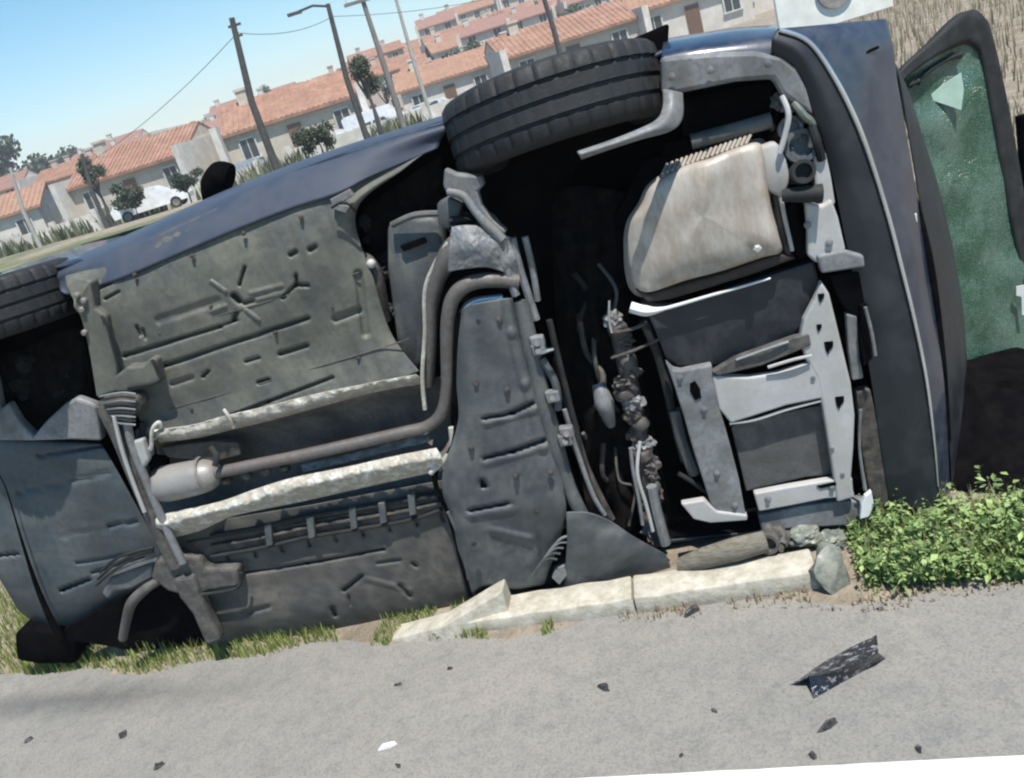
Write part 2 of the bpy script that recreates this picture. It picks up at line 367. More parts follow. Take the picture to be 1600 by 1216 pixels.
skin('heat_shield', [
    [(238, 672, .03), (300, 664, .035), (350, 650, .035), (420, 634, .035), (500, 614, .035), (580, 598, .035), (650, 585, .03)],
    [(242, 683, .03), (305, 678, .03), (355, 664, .03), (425, 648, .03), (505, 626, .03), (585, 604, .03), (656, 590, .02)],
    [(250, 692, -.02), (310, 684, -.02), (360, 672, -.02), (430, 655, -.02), (510, 633, -.02), (590, 612, -.02), (660, 600, -.02)]],
    M['alu'], car, nu=220, nv=8, h=crumple(.010), th=.002)
tube('shield_lip', [(225, 705, .04), (236, 700, .05), (238, 672, .05), (248, 660, .045), (252, 668, .04)], .007, M['alu'], car, 8)
tube('torn_strip', [(350, 640, .04), (358, 652, .05), (365, 668, .04)], .006, M['alu'], car, 7)
plate('shield_end', [(210, 672), (232, 668), (236, 715), (214, 722)], .02, .03, M['light2'], car, .005)
skin('lower_heat_shield', [
    [(244, 804, .045), (300, 794, .05), (350, 782, .05), (400, 764, .05), (460, 746, .05), (540, 730, .05), (620, 712, .05), (682, 700, .05)],
    [(244, 822, .075), (305, 808, .08), (355, 795, .08), (405, 780, .08), (465, 762, .08), (545, 745, .08), (625, 728, .08), (690, 715, .07)],
    [(254, 844, .03), (310, 830, .03), (360, 808, .03), (410, 796, .03), (470, 784, .03), (550, 766, .03), (630, 748, .03), (692, 735, .03)]],
    M['alu'], car, nu=240, nv=10, h=crumple(.012), th=.002)
skin('heat_shield', [
    [(470, 726, .0), (540, 710, 0), (600, 694, 0), (670, 676, 0)],
    [(474, 738, .02), (544, 722, .02), (604, 706, .02), (672, 690, .02)]],
    M['light2'], car, nu=120, nv=6, h=crumple(.012), th=.002)
for x, y in [(355, 752), (385, 742), (415, 736), (445, 732)]:
    bm = bmesh.new(); bmesh.ops.create_icosphere(bm, subdivisions=2, radius=.019)
    for v in bm.verts: v.co *= 1 + .4 * noise.noise(v.co * 60 + Vector((x, 0, 0)))
    bmesh.ops.translate(bm, vec=P(x, y, .02), verts=bm.verts); finish('mud_lump', bm, M['dark'], car, True)
# long exhaust pipe and its bend
tube('exhaust_pipe', [(325, 742, .03), (390, 728, .03), (470, 712, .03), (560, 692, .03), (630, 676, .03), (668, 666, .03), (690, 645, .035), (699, 605, .04), (699, 550, .05), (700, 500, .06), (708, 466, .065), (728, 446, .065), (760, 438, .06), (810, 440, .04)],
     [.020, .020, .020, .019, .021, .022, .023, .022], M['rust'], car, 16, 8)
tube('down_pipe', [(668, 600, -.02), (672, 540, .0), (674, 480, .01), (686, 430, .02), (708, 395, .02), (740, 372, .0), (775, 350, -.04)], [.022, .021, .022, .026, .04, .046, .04], M['rust'], car, 16, 8)
skin('catalyst_shield', [
    [(706, 355, .06), (730, 352, .07), (762, 356, .06), (800, 372, .03)],
    [(702, 385, .08), (728, 385, .10), (765, 385, .085), (805, 400, .04)],
    [(700, 425, .07), (728, 420, .085), (765, 418, .08), (812, 436, .04)]], M['light2'], car, nu=70, nv=14, h=crumple(.010, 26), th=.003)
tube('shield_rim', [(664, 640, .02), (660, 590, .02), (664, 520, .02), (664, 455, .025), (680, 412, .03), (700, 380, .04)], .007, M['alu'], car, 8)
tube('inner_shield', [(714, 690, .03), (712, 600, .035), (714, 520, .04), (722, 488, .045), (742, 472, .05), (786, 466, .045)], [.006, .006, .008, .010, .014, .015], M['chrome'], car, 10)
tube('shield_rim', [(672, 738, .05), (692, 722, .05), (708, 700, .05), (706, 668, .045)], [.013, .010, .014, .012], M['alu'], car, 10)
# muffler
def muff():
    bm = bmesh.new(); a = P(232, 762, .02); b = P(345, 738, .02); n = 22; rings = []
    d = (b - a); u = d.normalized(); v = u.cross(Vector((0, 1, 0))).normalized(); seg = 28
    for i in range(n + 1):
        t = i / n; r = .082 * (max(0, 1 - abs(2 * t - 1) ** 4.2)) ** .5 * (1 - .12 * t) + .001
        rings.append([bm.verts.new(a + d * t + (v * math.cos(2 * math.pi * k / seg) * r * .78 + Vector((0, 1, 0)) * math.sin(2 * math.pi * k / seg) * r * .8)) for k in range(seg)])
    for A, B in zip(rings, rings[1:]):
        for k in range(seg): bm.faces.new((A[k], A[(k + 1) % seg], B[(k + 1) % seg], B[k]))
    return finish('muffler', bm, M['muff'], car, True)
mf = muff()
bm = bmesh.new(); a = P(322, 738, .02)
lathe(bm, [(.058, -.006), (.066, 0), (.058, .006)], 28); bmesh.ops.transform(bm, matrix=Matrix.Translation(a) @ Matrix.Rotation(R_(78), 4, 'Y') @ Matrix.Diagonal((.9, 1, 1, 1)), verts=bm.verts)
finish('muffler_band', bm, M['steel'], car, True)
tube('exhaust_hanger', [(330, 700, .03), (338, 712, .05), (336, 728, .06)], .010, M['black'], car, 8)
plate('hanger_plate', [(250, 700), (330, 690), (372, 692), (378, 712), (340, 722), (262, 716)], .0, .03, M['dark'], car, .006)
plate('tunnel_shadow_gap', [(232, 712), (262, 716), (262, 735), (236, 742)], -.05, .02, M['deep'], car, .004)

# ---- rear end: floor behind the axle, beam, arms
gro = []
G_(30, 770, 170, 738, -.006, 4); G_(60, 712, 160, 697, -.010, 3); G_(170, 822, 215, 814, -.010, 3); G_(95, 838, 170, 826, -.004, 3)
G_(97, 922, 140, 905, -.020, 4); G_(120, 880, 215, 865, -.008, 3); G_(145, 895, 225, 870, -.010, 3); G_(0, 868, 30, 865, -.012, 3)
G_(10, 760, 90, 985, .0, 4)
skin('rear_floor_panel', [
    [(-90, 688, -.10), (0, 686, -.10), (60, 688, -.10), (120, 690, -.1), (155, 692, -.10)],
    [(-80, 700, -.07), (0, 700, -.07), (70, 702, -.07), (130, 703, -.07), (165, 704, -.07)],
    [(-70, 780, -.06), (10, 800, -.06), (90, 800, -.06), (150, 790, -.06), (205, 775, -.06)],
    [(-30, 860, -.06), (30, 875, -.06), (110, 880, -.06), (180, 870, -.06), (245, 850, -.06)],
    [(0, 905, -.07), (50, 940, -.07), (130, 935, -.07), (190, 915, -.07), (255, 890, -.07)],
    [(30, 955, -.12), (85, 985, -.12), (150, 975, -.12), (200, 960, -.12), (250, 940, -.12)]],
    M['rear'], car, nu=110, nv=20, h=pan_h)
plate('rear_corner_panel', [(45, 690), (70, 660), (100, 632), (118, 622), (150, 634), (158, 690), (110, 688)], -.03, .04, M['light2'], car, .01)
plate('rear_corner_panel', [(0, 640), (12, 630), (30, 660), (60, 690), (-60, 690), (-60, 600), (-10, 590)], -.05, .04, M['light2'], car, .01)
tube('rear_bumper_seam', [(-6, 735, -.04), (10, 765, -.035), (32, 838, -.03), (55, 910, -.03), (78, 965, -.03), (96, 998, -.03)], [.002, .002, .003, .006, .010, .013, .013], M['deep'], car, 10)
plate('tail_bumper_edge', [(20, 992), (40, 984), (90, 990), (120, 1002), (118, 1040), (60, 1040), (24, 1034)], -.06, .12, M['deep'], car, .02, True)
# beam axle: two long members and odd struts
tube('rear_axle_beam', [(160, 632, .05), (185, 680, .05), (212, 745, .05), (240, 810, .05), (275, 885, .05)], .026, M['beam'], car, 14)
tube('rear_axle_beam', [(196, 640, .07), (205, 690, .07), (232, 760, .07), (262, 830, .07), (286, 880, .07)], .014, M['light2'], car, 12)
tube('axle_rod', [(178, 650, .09), (190, 700, .09), (205, 745, .09), (226, 800, .09)], .007, M['light'], car, 8)
tube('axle_rod', [(222, 660, .03), (226, 720, .04), (244, 790, .05), (262, 850, .05)], .010, M['black'], car, 8)
plate('axle_mount', [(150, 628), (180, 622), (214, 620), (222, 640), (200, 655), (160, 660)], .07, .06, M['beam'], car, .012)
plate('spring_cup', [(205, 690), (222, 686), (232, 720), (222, 735), (208, 725)], .075, .03, M['light'], car, .008)
for i in range(9):
    a = 620 + i * 5
    tube('strap', [(155 + i * 3, a, .085), (190, a - 6 + i, .09), (212, a - 4 + i, .08)], .004, M['black'] if i % 2 else M['light2'], car, 6)
plate('trailing_arm_mount', [(240, 880), (275, 868), (312, 872), (320, 890), (372, 888), (374, 918), (330, 924), (300, 935), (262, 925), (235, 905)], .05, .07, M['beam'], car, .012)
plate('trailing_arm', [(268, 905), (302, 900), (312, 930), (330, 970), (345, 1002), (322, 1010), (300, 960), (280, 935)], .07, .05, M['beam'], car, .012)
tube('bracket_lip', [(300, 930, .055), (340, 926, .055), (372, 918, .055), (376, 895, .055)], .006, M['black'], car, 8)
plate('spring_arm', [(158, 928), (170, 905), (205, 890), (240, 880), (238, 905), (205, 922), (180, 925), (168, 938)], .03, .05, M['grey'], car, .01)
tube('suspension_arm', [(192, 998, .04), (198, 968, .05), (206, 942, .055), (228, 920, .05), (248, 908, .04)], [.016, .018, .02, .018, .014], M['beam'], car, 12)
for i in range(3): tube('brake_hose', [(150 + i * 3, 915 - i * 10, .02), (180, 890 - i * 8, .05), (212, 872 - i * 5, .05), (240, 862 - i * 3, .04)], .005, M['black'], car, 6)
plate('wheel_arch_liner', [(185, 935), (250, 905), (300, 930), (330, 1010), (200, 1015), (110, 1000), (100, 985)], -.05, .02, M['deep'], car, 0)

# ---- wheels (each lathed: tyre, rim, hub)
def wheel(c, R, W, rot, label=None, steel=True):
    e = empty('wheel', c); e.parent = car; e.rotation_euler = rot
    if label: e['label'] = label
    bm = bmesh.new(); h = W / 2
    pf = [(R * .66, -h * .8), (R * .72, -h), (R * .86, -h * 1.06), (R * .95, -h * .98), (R * .985, -h * .86)]
    for g in (-.50, -.02, .46):
        pf += [(R * .997, h * (g - .07)), (R * .972, h * (g - .05)), (R * .972, h * (g + .05)), (R * .997, h * (g + .07))]
    pf += [(R * .985, h * .86), (R * .95, h * .98), (R * .86, h * 1.06), (R * .72, h), (R * .66, h * .8), (R * .62, h * .6), (R * .62, -h * .6), (R * .66, -h * .8)]
    lathe(bm, pf, 216)
    bm.verts.ensure_lookup_table()
    for i_, v in enumerate(bm.verts):
        rr_ = math.hypot(v.co.x, v.co.y); k_ = i_ % 216
        if rr_ > R * .94 and abs(v.co.z) > h * .5 and k_ % 6 == 0: v.co.x *= 1 - .02; v.co.y *= 1 - .02
        if rr_ > R * .99 and abs(v.co.z) < h * .5 and k_ % 6 == 3: v.co.x *= .991; v.co.y *= .991
    finish('tyre', bm, M['tyre'], e, True)
    bm = bmesh.new(); lathe(bm, [(R * .64, -h * .78), (R * .61, -h * .7), (R * .58, -h * .2), (R * .5, h * .1), (R * .2, h * .2), (R * .16, -.02), (0.001, -.03)], 48)
    lathe(bm, [(R * .64, h * .78), (R * .61, h * .7), (R * .58, h * .2), (R * .5, h * .1)], 48); finish('rim', bm, M['dark'], e, True)
    return e
c = P(868, 174, -.17)
wheel(c, .325, .2, (R_(-10), R_(-2), 0), 'front wheel up in the air, grooved tread towards the road')
c = P(-10, 480, -.10)
wheel(c, .285, .175, (R_(-4), R_(0), 0), 'rear wheel up in the air at the left')
wheel(P(1150, 868, -.17), .27, .12, (R_(-6), R_(-4), 0), 'front wheel squashed under the car on the kerb')
wheel(P(262, 985, -.26), .2, .12, (R_(-12), R_(8), 0), 'rear wheel under the car in the grass')

# ---- around the upper front wheel
plate('gearbox_housing', [(604, 352), (640, 342), (676, 338), (690, 350), (696, 420), (664, 470), (662, 560), (650, 582), (622, 560), (612, 480), (604, 420)], -.07, .08, M['grey'], car, .02, True)
plate('housing_slot', [(624, 385), (662, 372), (666, 380), (630, 394)], -.055, .02, M['deep'], car, .003)
tube('housing_rib', [(612, 352, -.05), (650, 336, -.04), (700, 334, -.04)], .010, M['grey'], car, 8)
plate('subframe_corner', [(694, 264), (712, 272), (752, 276), (756, 290), (746, 300), (752, 322), (770, 345), (792, 362), (776, 378), (758, 352), (740, 330), (722, 312), (700, 308), (692, 290)], .05, .04, M['light2'], car, .006)
tube('control_arm', [(700, 300, .06), (724, 306, .07), (744, 332, .07), (762, 352, .07), (784, 374, .06)], [.010, .012, .012, .014, .016], M['light2'], car, 10)
bm = bmesh.new()
for i in range(6): lathe(bm, [(.001, i * .016), (.034 - .002 * (i % 2), i * .016), (.044, i * .016 + .008), (.034, i * .016 + .016), (.001, i * .016 + .016)], 18)
bmesh.ops.transform(bm, matrix=Matrix.Translation(P(728, 388, .0)) @ Matrix.Rotation(R_(12), 4, 'Y'), verts=bm.verts)
finish('joint_boot', bm, M['black'], car, True)
plate('housing_cover', [(682, 318), (700, 308), (722, 318), (716, 345), (700, 360), (684, 352)], .0, .04, M['grey'], car, .008, True)
tube('drive_shaft', [(560, 400, -.1), (578, 412, -.06), (590, 440, -.05), (600, 500, -.08)], .022, M['dark'], car, 10)
bm = bmesh.new(); bmesh.ops.create_icosphere(bm, subdivisions=2, radius=.015); bmesh.ops.translate(bm, vec=P(580, 412, -.02), verts=bm.verts); finish('bolt', bm, M['light'], car, True)
# pipes on the right of the down pipe and the subframe edge
for pts, r in [([(800, 372, .03), (812, 420, .03), (828, 470, .03), (838, 500, .03)], .012), ([(820, 370, .02), (832, 420, .02), (840, 470, .02)], .010),
               ([(786, 372, .05), (792, 420, .05), (806, 462, .05)], .013)]:
    tube('subframe_edge', pts, r, M['light2'], car, 8)
# ---- the undertray
gro = []
G_(757, 654, 800, 646, -.020, 4); G_(800, 646, 832, 630, -.022, 5); G_(757, 716, 800, 706, -.020, 4); G_(800, 706, 850, 688, -.022, 5)
G_(735, 798, 795, 786, -.018, 4); G_(754, 752, 756, 760, -.03, 5); G_(790, 462, 800, 520, .006, 8); G_(800, 520, 820, 600, .008, 8)
G_(822, 600, 850, 700, .006, 8); G_(760, 660, 835, 640, .006, 6) ; G_(760, 723, 850, 698, .006, 6); G_(735, 806, 800, 796, .006, 6)
G_(768, 828, 830, 842, .008, 5)
skin('undertray', [
    [(722, 485, .07), (716, 540, .07), (714, 600, .07), (716, 660, .07), (694, 730, .06), (692, 770, .05), (705, 810, .04), (716, 860, .04), (738, 928, .02)],
    [(735, 476, .09), (732, 540, .09), (732, 600, .09), (735, 665, .09), (715, 735, .085), (715, 775, .08), (722, 815, .07), (740, 860, .06), (758, 915, .03)],
    [(765, 470, .09), (768, 540, .09), (775, 600, .09), (785, 665, .09), (780, 730, .09), (780, 775, .08), (785, 815, .07), (790, 860, .05), (800, 920, .03)],
    [(792, 466, .08), (802, 540, .08), (820, 600, .08), (835, 665, .08), (848, 720, .08), (858, 765, .08), (868, 800, .07), (852, 855, .04), (840, 915, .01)],
    [(800, 466, .06), (815, 540, .06), (838, 600, .06), (855, 665, .06), (872, 720, .06), (880, 765, .06), (884, 800, .05), (872, 850, .02), (850, 912, .0)]],
    M['grey'], car, nu=150, nv=14, h=pan_h, th=.004)
tube('undertray_edge', [(716, 490, .06), (712, 560, .06), (711, 640, .06), (712, 680, .06), (698, 716, .05), (680, 738, .05), (684, 768, .045), (700, 800, .04), (712, 840, .035), (722, 880, .03), (736, 930, .02)], .009, M['deep'], car, 8)
tube('undertray_edge', [(700, 800, .055), (712, 826, .05), (722, 848, .04), (726, 870, .04), (732, 905, .03)], .006, M['grey'], car, 8)
# bracket column between undertray and engine
tube('cross_member', [(812, 470, .04), (828, 540, .05), (846, 620, .05), (866, 690, .05), (888, 760, .04), (915, 815, .03)], [.022, .028, .030, .028, .024, .022], M['grey'], car, 12)
for (x, y) in [(838, 536), (840, 548), (862, 622), (884, 678), (882, 690)]:
    plate('mount_tab', [(x - 12, y - 8), (x + 10, y - 10), (x + 14, y + 6), (x - 6, y + 10)], .085, .03, M['light2'], car, .005)
    tube('bolt', [(x, y, .08), (x + 1, y + 1, .10)], .009, M['steel'], car, 8)
tube('clip', [(846, 552, .09), (856, 548, .1), (864, 546, .09)], .005, M['chrome'], car, 7)
for pts, r, m_ in [([(858, 500, .0), (872, 560, .0), (892, 640, .0), (910, 720, .0), (935, 800, .0)], .010, 'black'),
               ([(870, 560, -.03), (890, 640, -.03), (915, 730, -.03), (955, 812, -.03)], .014, 'dark'),
               ([(882, 640, .02), (900, 700, .02), (925, 770, .02), (945, 805, .02)], .008, 'light2'),
               ([(846, 560, .06), (868, 600, .06), (872, 640, .06)], .012, 'grey')]:
    tube('hose', pts, r, M[m_], car, 8)
# lower front wing liner and torn plastic
skin('lower_wing_liner', [
    [(884, 800, .05), (915, 800, .06), (950, 812, .05), (990, 838, .03), (1040, 866, .0)],
    [(886, 845, .05), (920, 850, .06), (955, 860, .05), (995, 872, .03), (1046, 880, .0)],
    [(880, 925, .0), (915, 926, .01), (955, 922, .01), (1000, 912, .0), (1050, 896, -.02)]], M['grey'], car, nu=60, nv=10, h=lambda x, y: .010 * noise.noise(Vector((x / 50, y / 30, 9))))
plate('torn_panel', [(868, 812), (890, 850), (905, 870), (890, 895), (876, 915), (850, 925), (800, 920), (810, 895), (836, 860), (852, 830)], .0, .03, M['deep'], car, .006)
for i in range(5): tube('torn_fin', [(858 - i * 7, 862 + i * 10, .045), (876 - i * 6, 842 + i * 8, .05), (890 - i * 5, 838 + i * 9, .04)], .0045, M['light2'] if i < 3 else M['grey'], car, 6)
plate('torn_scrap', [(868, 888), (882, 884), (886, 900), (874, 915), (862, 904)], .03, .02, M['light2'], car, .004)

# ---- engine: drive shaft column, oil pan, radiator carrier
rg = random.Random(3)
for i in range(22):
    t = i / 21; x = 962 + 66 * t + rg.uniform(-9, 9); y = 500 + 340 * t
    if i % 3 == 1:
        bm = bmesh.new(); rr = rg.choice([.028, .034, .024])
        lathe(bm, [(.001, -.020), (rr * .8, -.020), (rr, -.012), (rr, .012), (rr * .8, .020), (.001, .020)], 14)
        bmesh.ops.transform(bm, matrix=Matrix.Translation(P(x, y, -.07)) @ Matrix.Rotation(R_(-6 + rg.uniform(-14, 14)), 4, 'Y'), verts=bm.verts)
        finish('shaft_collar', bm, M['darkred' if i % 2 else 'beam'], car, True)
    else:
        lump('shaft_casting', x, y, -.08 + rg.uniform(-.015, .02), rg.uniform(.02, .036), rg.uniform(.016, .035), .025, M['darkred' if i % 4 else 'light2'], seed=i, amp=.5)
tube('steering_rack', [(958, 490, -.08), (975, 560, -.08), (995, 650, -.08), (1010, 740, -.08), (1035, 850, -.08)], [.016, .026, .028, .022, .026, .020], M['darkred'], car, 12)
tube('gearbox_bulge', [(935, 600, -.09), (944, 630, -.07), (955, 665, -.09)], [.02, .032, .014], M['light2'], car, 12)
for pts, r, m_ in [([(985, 700, .0), (990, 740, .0), (998, 780, .0), (1004, 820, 0)], .006, 'light2'), ([(1000, 690, -.02), (996, 740, 0), (1010, 790, 0), (1020, 830, 0)], .006, 'light'),
                   ([(952, 470, 0), (952, 500, 0), (956, 520, 0)], .004, 'chrome'), ([(1005, 500, -.05), (1030, 560, -.05), (1050, 640, -.05), (1070, 720, -.05)], .015, 'black'),
                   ([(1018, 760, -.02), (1026, 800, -.02), (1040, 850, -.02)], .018, 'light2'), ([(960, 520, .0), (985, 515, .0), (1010, 505, -.02)], .006, 'dark'), ([(955, 560, 0), (990, 548, 0), (1030, 530, -.03)], .005, 'dark'),
                   ([(1054, 640, -.04), (1066, 690, -.04), (1085, 740, -.04)], .02, 'grey'), ([(1060, 740, -.02), (1080, 752, -.02), (1105, 770, -.03)], .008, 'black')]:
    tube('engine_hose', pts, r, M[m_], car, 8)
# oil pan with ribs and dirty flanks
op = [(980, 372), (985, 345), (1002, 318), (1015, 292), (1042, 272), (1075, 256), (1110, 246), (1150, 230), (1185, 222), (1196, 240), (1200, 280), (1208, 330), (1220, 372), (1222, 395), (1190, 404), (1130, 424), (1070, 440), (1015, 458), (992, 450), (982, 420)]
def oilpan():
    rows = []; cx = sum(p[0] for p in op) / len(op); cy = sum(p[1] for p in op) / len(op)
    k = len(op)
    ring = resample(crm([Vector((p[0], p[1], 0)) for p in op + [op[0]]], 8), 121)[:-1]
    lv = [(1.05, -.10), (1.045, -.085), (1.0, -.08), (.985, .0), (.97, .03), (.93, .045), (.84, .052), (.6, .055), (.3, .056), (.0, .056)]
    vs = []; fs = []
    for s, n in lv:
        for q in ring:
            x = cx + (q.x - cx) * s; y = cy + (q.y - cy) * s
            hh = 0
            if n > 0:
                hh = .006 * math.sin((x + .35 * y) / 17.0) * (s < .95) + .006 * noise.noise(Vector((x / 40, y / 60, 0))) - .018 * max(0, (y - 400 + (x - 1100) * .25) / 40) * (1 if s < .97 else 0)
                hh -= .012 * math.exp(-((x - 1182) ** 2 + (y - 382) ** 2) / 50)
                hh -= .028 * sm(1110, 985, x) * (1 if s < .99 else .4)
            vs.append(P(x, y, n + hh))
    k = len(ring)
    for L in range(len(lv) - 1):
        for i in range(k): fs.append((L * k + i, L * k + (i + 1) % k, (L + 1) * k + (i + 1) % k, (L + 1) * k + i))
    return raw('oil_pan', vs, fs, M['pan2'], car, True)
o_pan = oilpan()
for i in range(18):
    t = i / 17; x = 1038 + 130 * t; y = 262 - 46 * t
    tube('pan_rib', [(x - 3, y + 10, .0), (x + 5, y - 6, -.05)], .0045, M['pan2'], car, 6)
bm = bmesh.new(); lathe(bm, [(.001, 0), (.012, 0), (.012, .012), (.007, .016), (.001, .016)], 6)
bmesh.ops.transform(bm, matrix=Matrix.Translation(P(1183, 388, .05)) @ Matrix.Rotation(R_(90), 4, 'X'), verts=bm.verts); finish('drain_plug', bm, M['light'], car)
plate('pan_lower_flange', [(992, 452), (1015, 460), (1070, 444), (1130, 428), (1190, 406), (1224, 396), (1246, 404), (1180, 428), (1110, 450), (1050, 468), (1012, 474)], .0, .05, mat('oily brown casting', (.045, .03, .024), .5, .2, (.02, .016, .014), .5, 8, .6), car, .008)
tube('pan_flange', [(1200, 232, -.02), (1208, 280, -.02), (1218, 340, -.02), (1232, 400, -.02)], .008, M['dark'], car, 8)
tube('engine_bracket', [(1218, 300, .0), (1226, 340, .0), (1238, 392, .0)], .006, M['light'], car, 8)
plate('engine_bracket', [(1228, 320), (1244, 316), (1262, 400), (1246, 408)], -.03, .03, M['deep'], car, .004)
# cylinder block face behind the pan
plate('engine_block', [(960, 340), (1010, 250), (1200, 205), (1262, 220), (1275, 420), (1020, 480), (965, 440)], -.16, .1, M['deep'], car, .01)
plate('shield_plate', [(1000, 470), (1060, 478), (1204, 430), (1272, 408), (1282, 450), (1262, 500), (1240, 528), (1180, 548), (1130, 572), (1060, 575), (1040, 560), (1020, 510)], -.02, .03, mat('blue black plastic', (.008, .011, .018), .45, 0, (.05, .05, .05), .2, 5, .2), car, .008)
tube('plate_edge', [(985, 480, .01), (1010, 486, .015), (1040, 482, .01), (1110, 462, .01), (1160, 448, .01), (1204, 435, .01)], [.017, .017, .006, .005, .004, .003], M['white'], car, 8)
# radiator carrier
LT = M['light']
plate('carrier_leg', [(1040, 566), (1052, 578), (1064, 580), (1112, 570), (1118, 600), (1128, 650), (1142, 700), (1155, 750), (1166, 808), (1118, 812), (1098, 750), (1082, 700), (1068, 650), (1052, 600)], .02, .035, M['light2'], car, .006)
plate('carrier_hole', [(1078, 600), (1086, 596), (1094, 608), (1096, 622), (1086, 626), (1078, 612)], .024, .006, M['deep'], car, .001)
plate('carrier_crossbar', [(1112, 588), (1170, 590), (1215, 584), (1260, 570), (1286, 556), (1290, 622), (1230, 634), (1180, 650), (1142, 662), (1124, 640)], .024, .03, LT, car, .006)
plate('carrier_column', [(1256, 500), (1272, 470), (1284, 440), (1296, 460), (1306, 500), (1318, 550), (1330, 600), (1336, 650), (1334, 700), (1330, 750), (1336, 778), (1308, 786), (1302, 740), (1294, 690), (1286, 640), (1276, 590), (1258, 560), (1250, 530)], .025, .035, LT, car, .007)
for x, y, s in [(1295, 542, 7), (1312, 628, 7), (1283, 465, 5), (1280, 512, 4)]:
    plate('carrier_hole', [(x - s, y - s), (x + s, y - s * 1.2), (x + s, y), (x + 1, y + s), (x, y + s * 1.8), (x - s * .6, y + s)], .029, .006, M['deep'], car, .001)
plate('carrier_strip', [(1112, 582), (1150, 560), (1240, 528), (1264, 522), (1268, 540), (1230, 556), (1190, 572), (1122, 588)], .03, .03, M['beam'], car, .004)
tube('strip_edge', [(1150, 562, .035), (1200, 544, .04), (1232, 534, .035)], .004, M['chrome'], car, 7)
tube('strip_edge', [(1200, 574, .035), (1240, 562, .04), (1268, 556, .035)], .005, LT, car, 7)
for x, y in [(1218, 592), (1255, 600), (1180, 612), (1238, 580)]:
    tube('bolt', [(x, y, .0), (x + 1, y + 1, .012)], .012 if x == 1218 else .006, M['dark'], car, 10)
plate('radiator_face', [(1142, 666), (1180, 656), (1240, 642), (1288, 632), (1296, 690), (1304, 742), (1260, 746), (1200, 760), (1166, 768), (1155, 720)], -.02, .03, mat('radiator foil', (.13, .135, .14), .38, .5, (.05, .045, .04), .5, 7, .9, 22), car, .003)
tube('radiator_top_lip', [(1140, 662, .015), (1180, 656, .015), (1230, 640, .015), (1284, 626, .015)], .005, M['chrome'], car, 7)
tube('radiator_top_lip', [(1210, 642, .012), (1240, 634, .015), (1276, 622, .012)], .003, M['black'], car, 6)
plate('carrier_sill', [(1178, 772), (1230, 762), (1290, 752), (1332, 748), (1334, 776), (1290, 780), (1240, 790), (1186, 800)], .02, .03, LT, car, .005)
plate('sill_slot', [(1276, 760), (1312, 752), (1310, 758), (1282, 764)], .024, .006, M['deep'], car, .001)
plate('carrier_foot', [(1064, 788), (1100, 782), (1120, 800), (1168, 806), (1168, 814), (1110, 818), (1084, 812)], .03, .03, LT, car, .005)
plate('lower_bar', [(1185, 806), (1250, 792), (1310, 784), (1362, 782), (1360, 812), (1320, 822), (1250, 826), (1190, 830)], .0, .04, M['light2'], car, .006)
plate('broken_lamp_mount', [(1352, 776), (1362, 768), (1366, 790), (1358, 808), (1344, 812), (1346, 790)], .05, .02, M['white'], car, .003)
plate('carrier_side', [(1338, 612), (1360, 608), (1380, 690), (1392, 780), (1374, 800), (1356, 760), (1344, 690)], .0, .04, M['dark'], car, .006)
tube('side_strip', [(1345, 640, .03), (1343, 700, .03), (1352, 766, .03)], [.005, .004, .006], M['light2'], car, 7)
plate('upper_side_plate', [(1258, 316), (1285, 322), (1300, 312), (1310, 340), (1322, 392), (1300, 400), (1276, 412), (1262, 400), (1262, 360)], .02, .03, LT, car, .007)
plate('side_bracket', [(1276, 400), (1320, 392), (1350, 400), (1352, 418), (1310, 424), (1284, 428)], .035, .03, M['light2'], car, .006)
plate('side_recess', [(1296, 430), (1344, 424), (1352, 470), (1350, 500), (1322, 486), (1306, 460)], .01, .03, M['deep'], car, .004)
plate('side_recess', [(1344, 478), (1356, 476), (1364, 560), (1350, 574), (1344, 540)], .03, .03, M['deep'], car, .004)
tube('side_strip', [(1352, 480, .05), (1362, 520, .05), (1368, 556, .05)], .005, M['light2'], car, 7)
plate('side_plate_lower', [(1322, 490), (1340, 494), (1344, 560), (1350, 592), (1332, 596), (1326, 550)], .01, .03, M['light2'], car, .006)
# cylinders near the top right
plate('alternator_bracket', [(1186, 232), (1215, 222), (1228, 246), (1236, 280), (1224, 312), (1200, 300), (1192, 270)], .01, .06, LT, car, .012, True)
def cyl(name, x, y, n, r, L, m_, hole=True, tilt=0):
    bm = bmesh.new(); pf = [(.001, -L), (r, -L), (r * 1.04, -.006), (r, 0)]
    pf += [(r * .72, 0), (r * .66, -.02), (.001, -.022)] if hole else [(.001, 0)]
    lathe(bm, pf, 28); bmesh.ops.transform(bm, matrix=Matrix.Translation(P(x, y, n)) @ Matrix.Rotation(R_(tilt), 4, 'Y') @ Matrix.Rotation(R_(78), 4, 'X'), verts=bm.verts)
    return finish(name, bm, m_, car, True)
cyl('pipe_stub', 1256, 268, .06, .031, .10, M['black'])
tube('black_plug', [(1222, 306, .03), (1250, 304, .04), (1284, 302, .04)], [.016, .022, .026], M['black'], car, 16)
cyl('pulley', 1252, 228, .0, .045, .05, M['grey'], True)
cyl('pulley', 1236, 200, -.02, .032, .04, M['light2'], True)
cyl('pump_cap', 1262, 176, -.01, .026, .04, M['dark'], False)
tube('engine_hose', [(1222, 150, .0), (1232, 180, .02), (1226, 214, .02), (1218, 240, .02)], .008, LT, car, 8)
tube('engine_hose', [(1240, 160, .0), (1256, 180, .01), (1270, 196, .0), (1268, 230, .0)], .010, M['lens'], car, 8)
tube('engine_hose', [(1268, 196, .0), (1276, 220, .01), (1284, 250, .0)], .012, M['black'], car, 8)
plate('upper_side_plate', [(1270, 240), (1292, 236), (1300, 280), (1306, 320), (1286, 326), (1274, 300)], .0, .03, LT, car, .007)
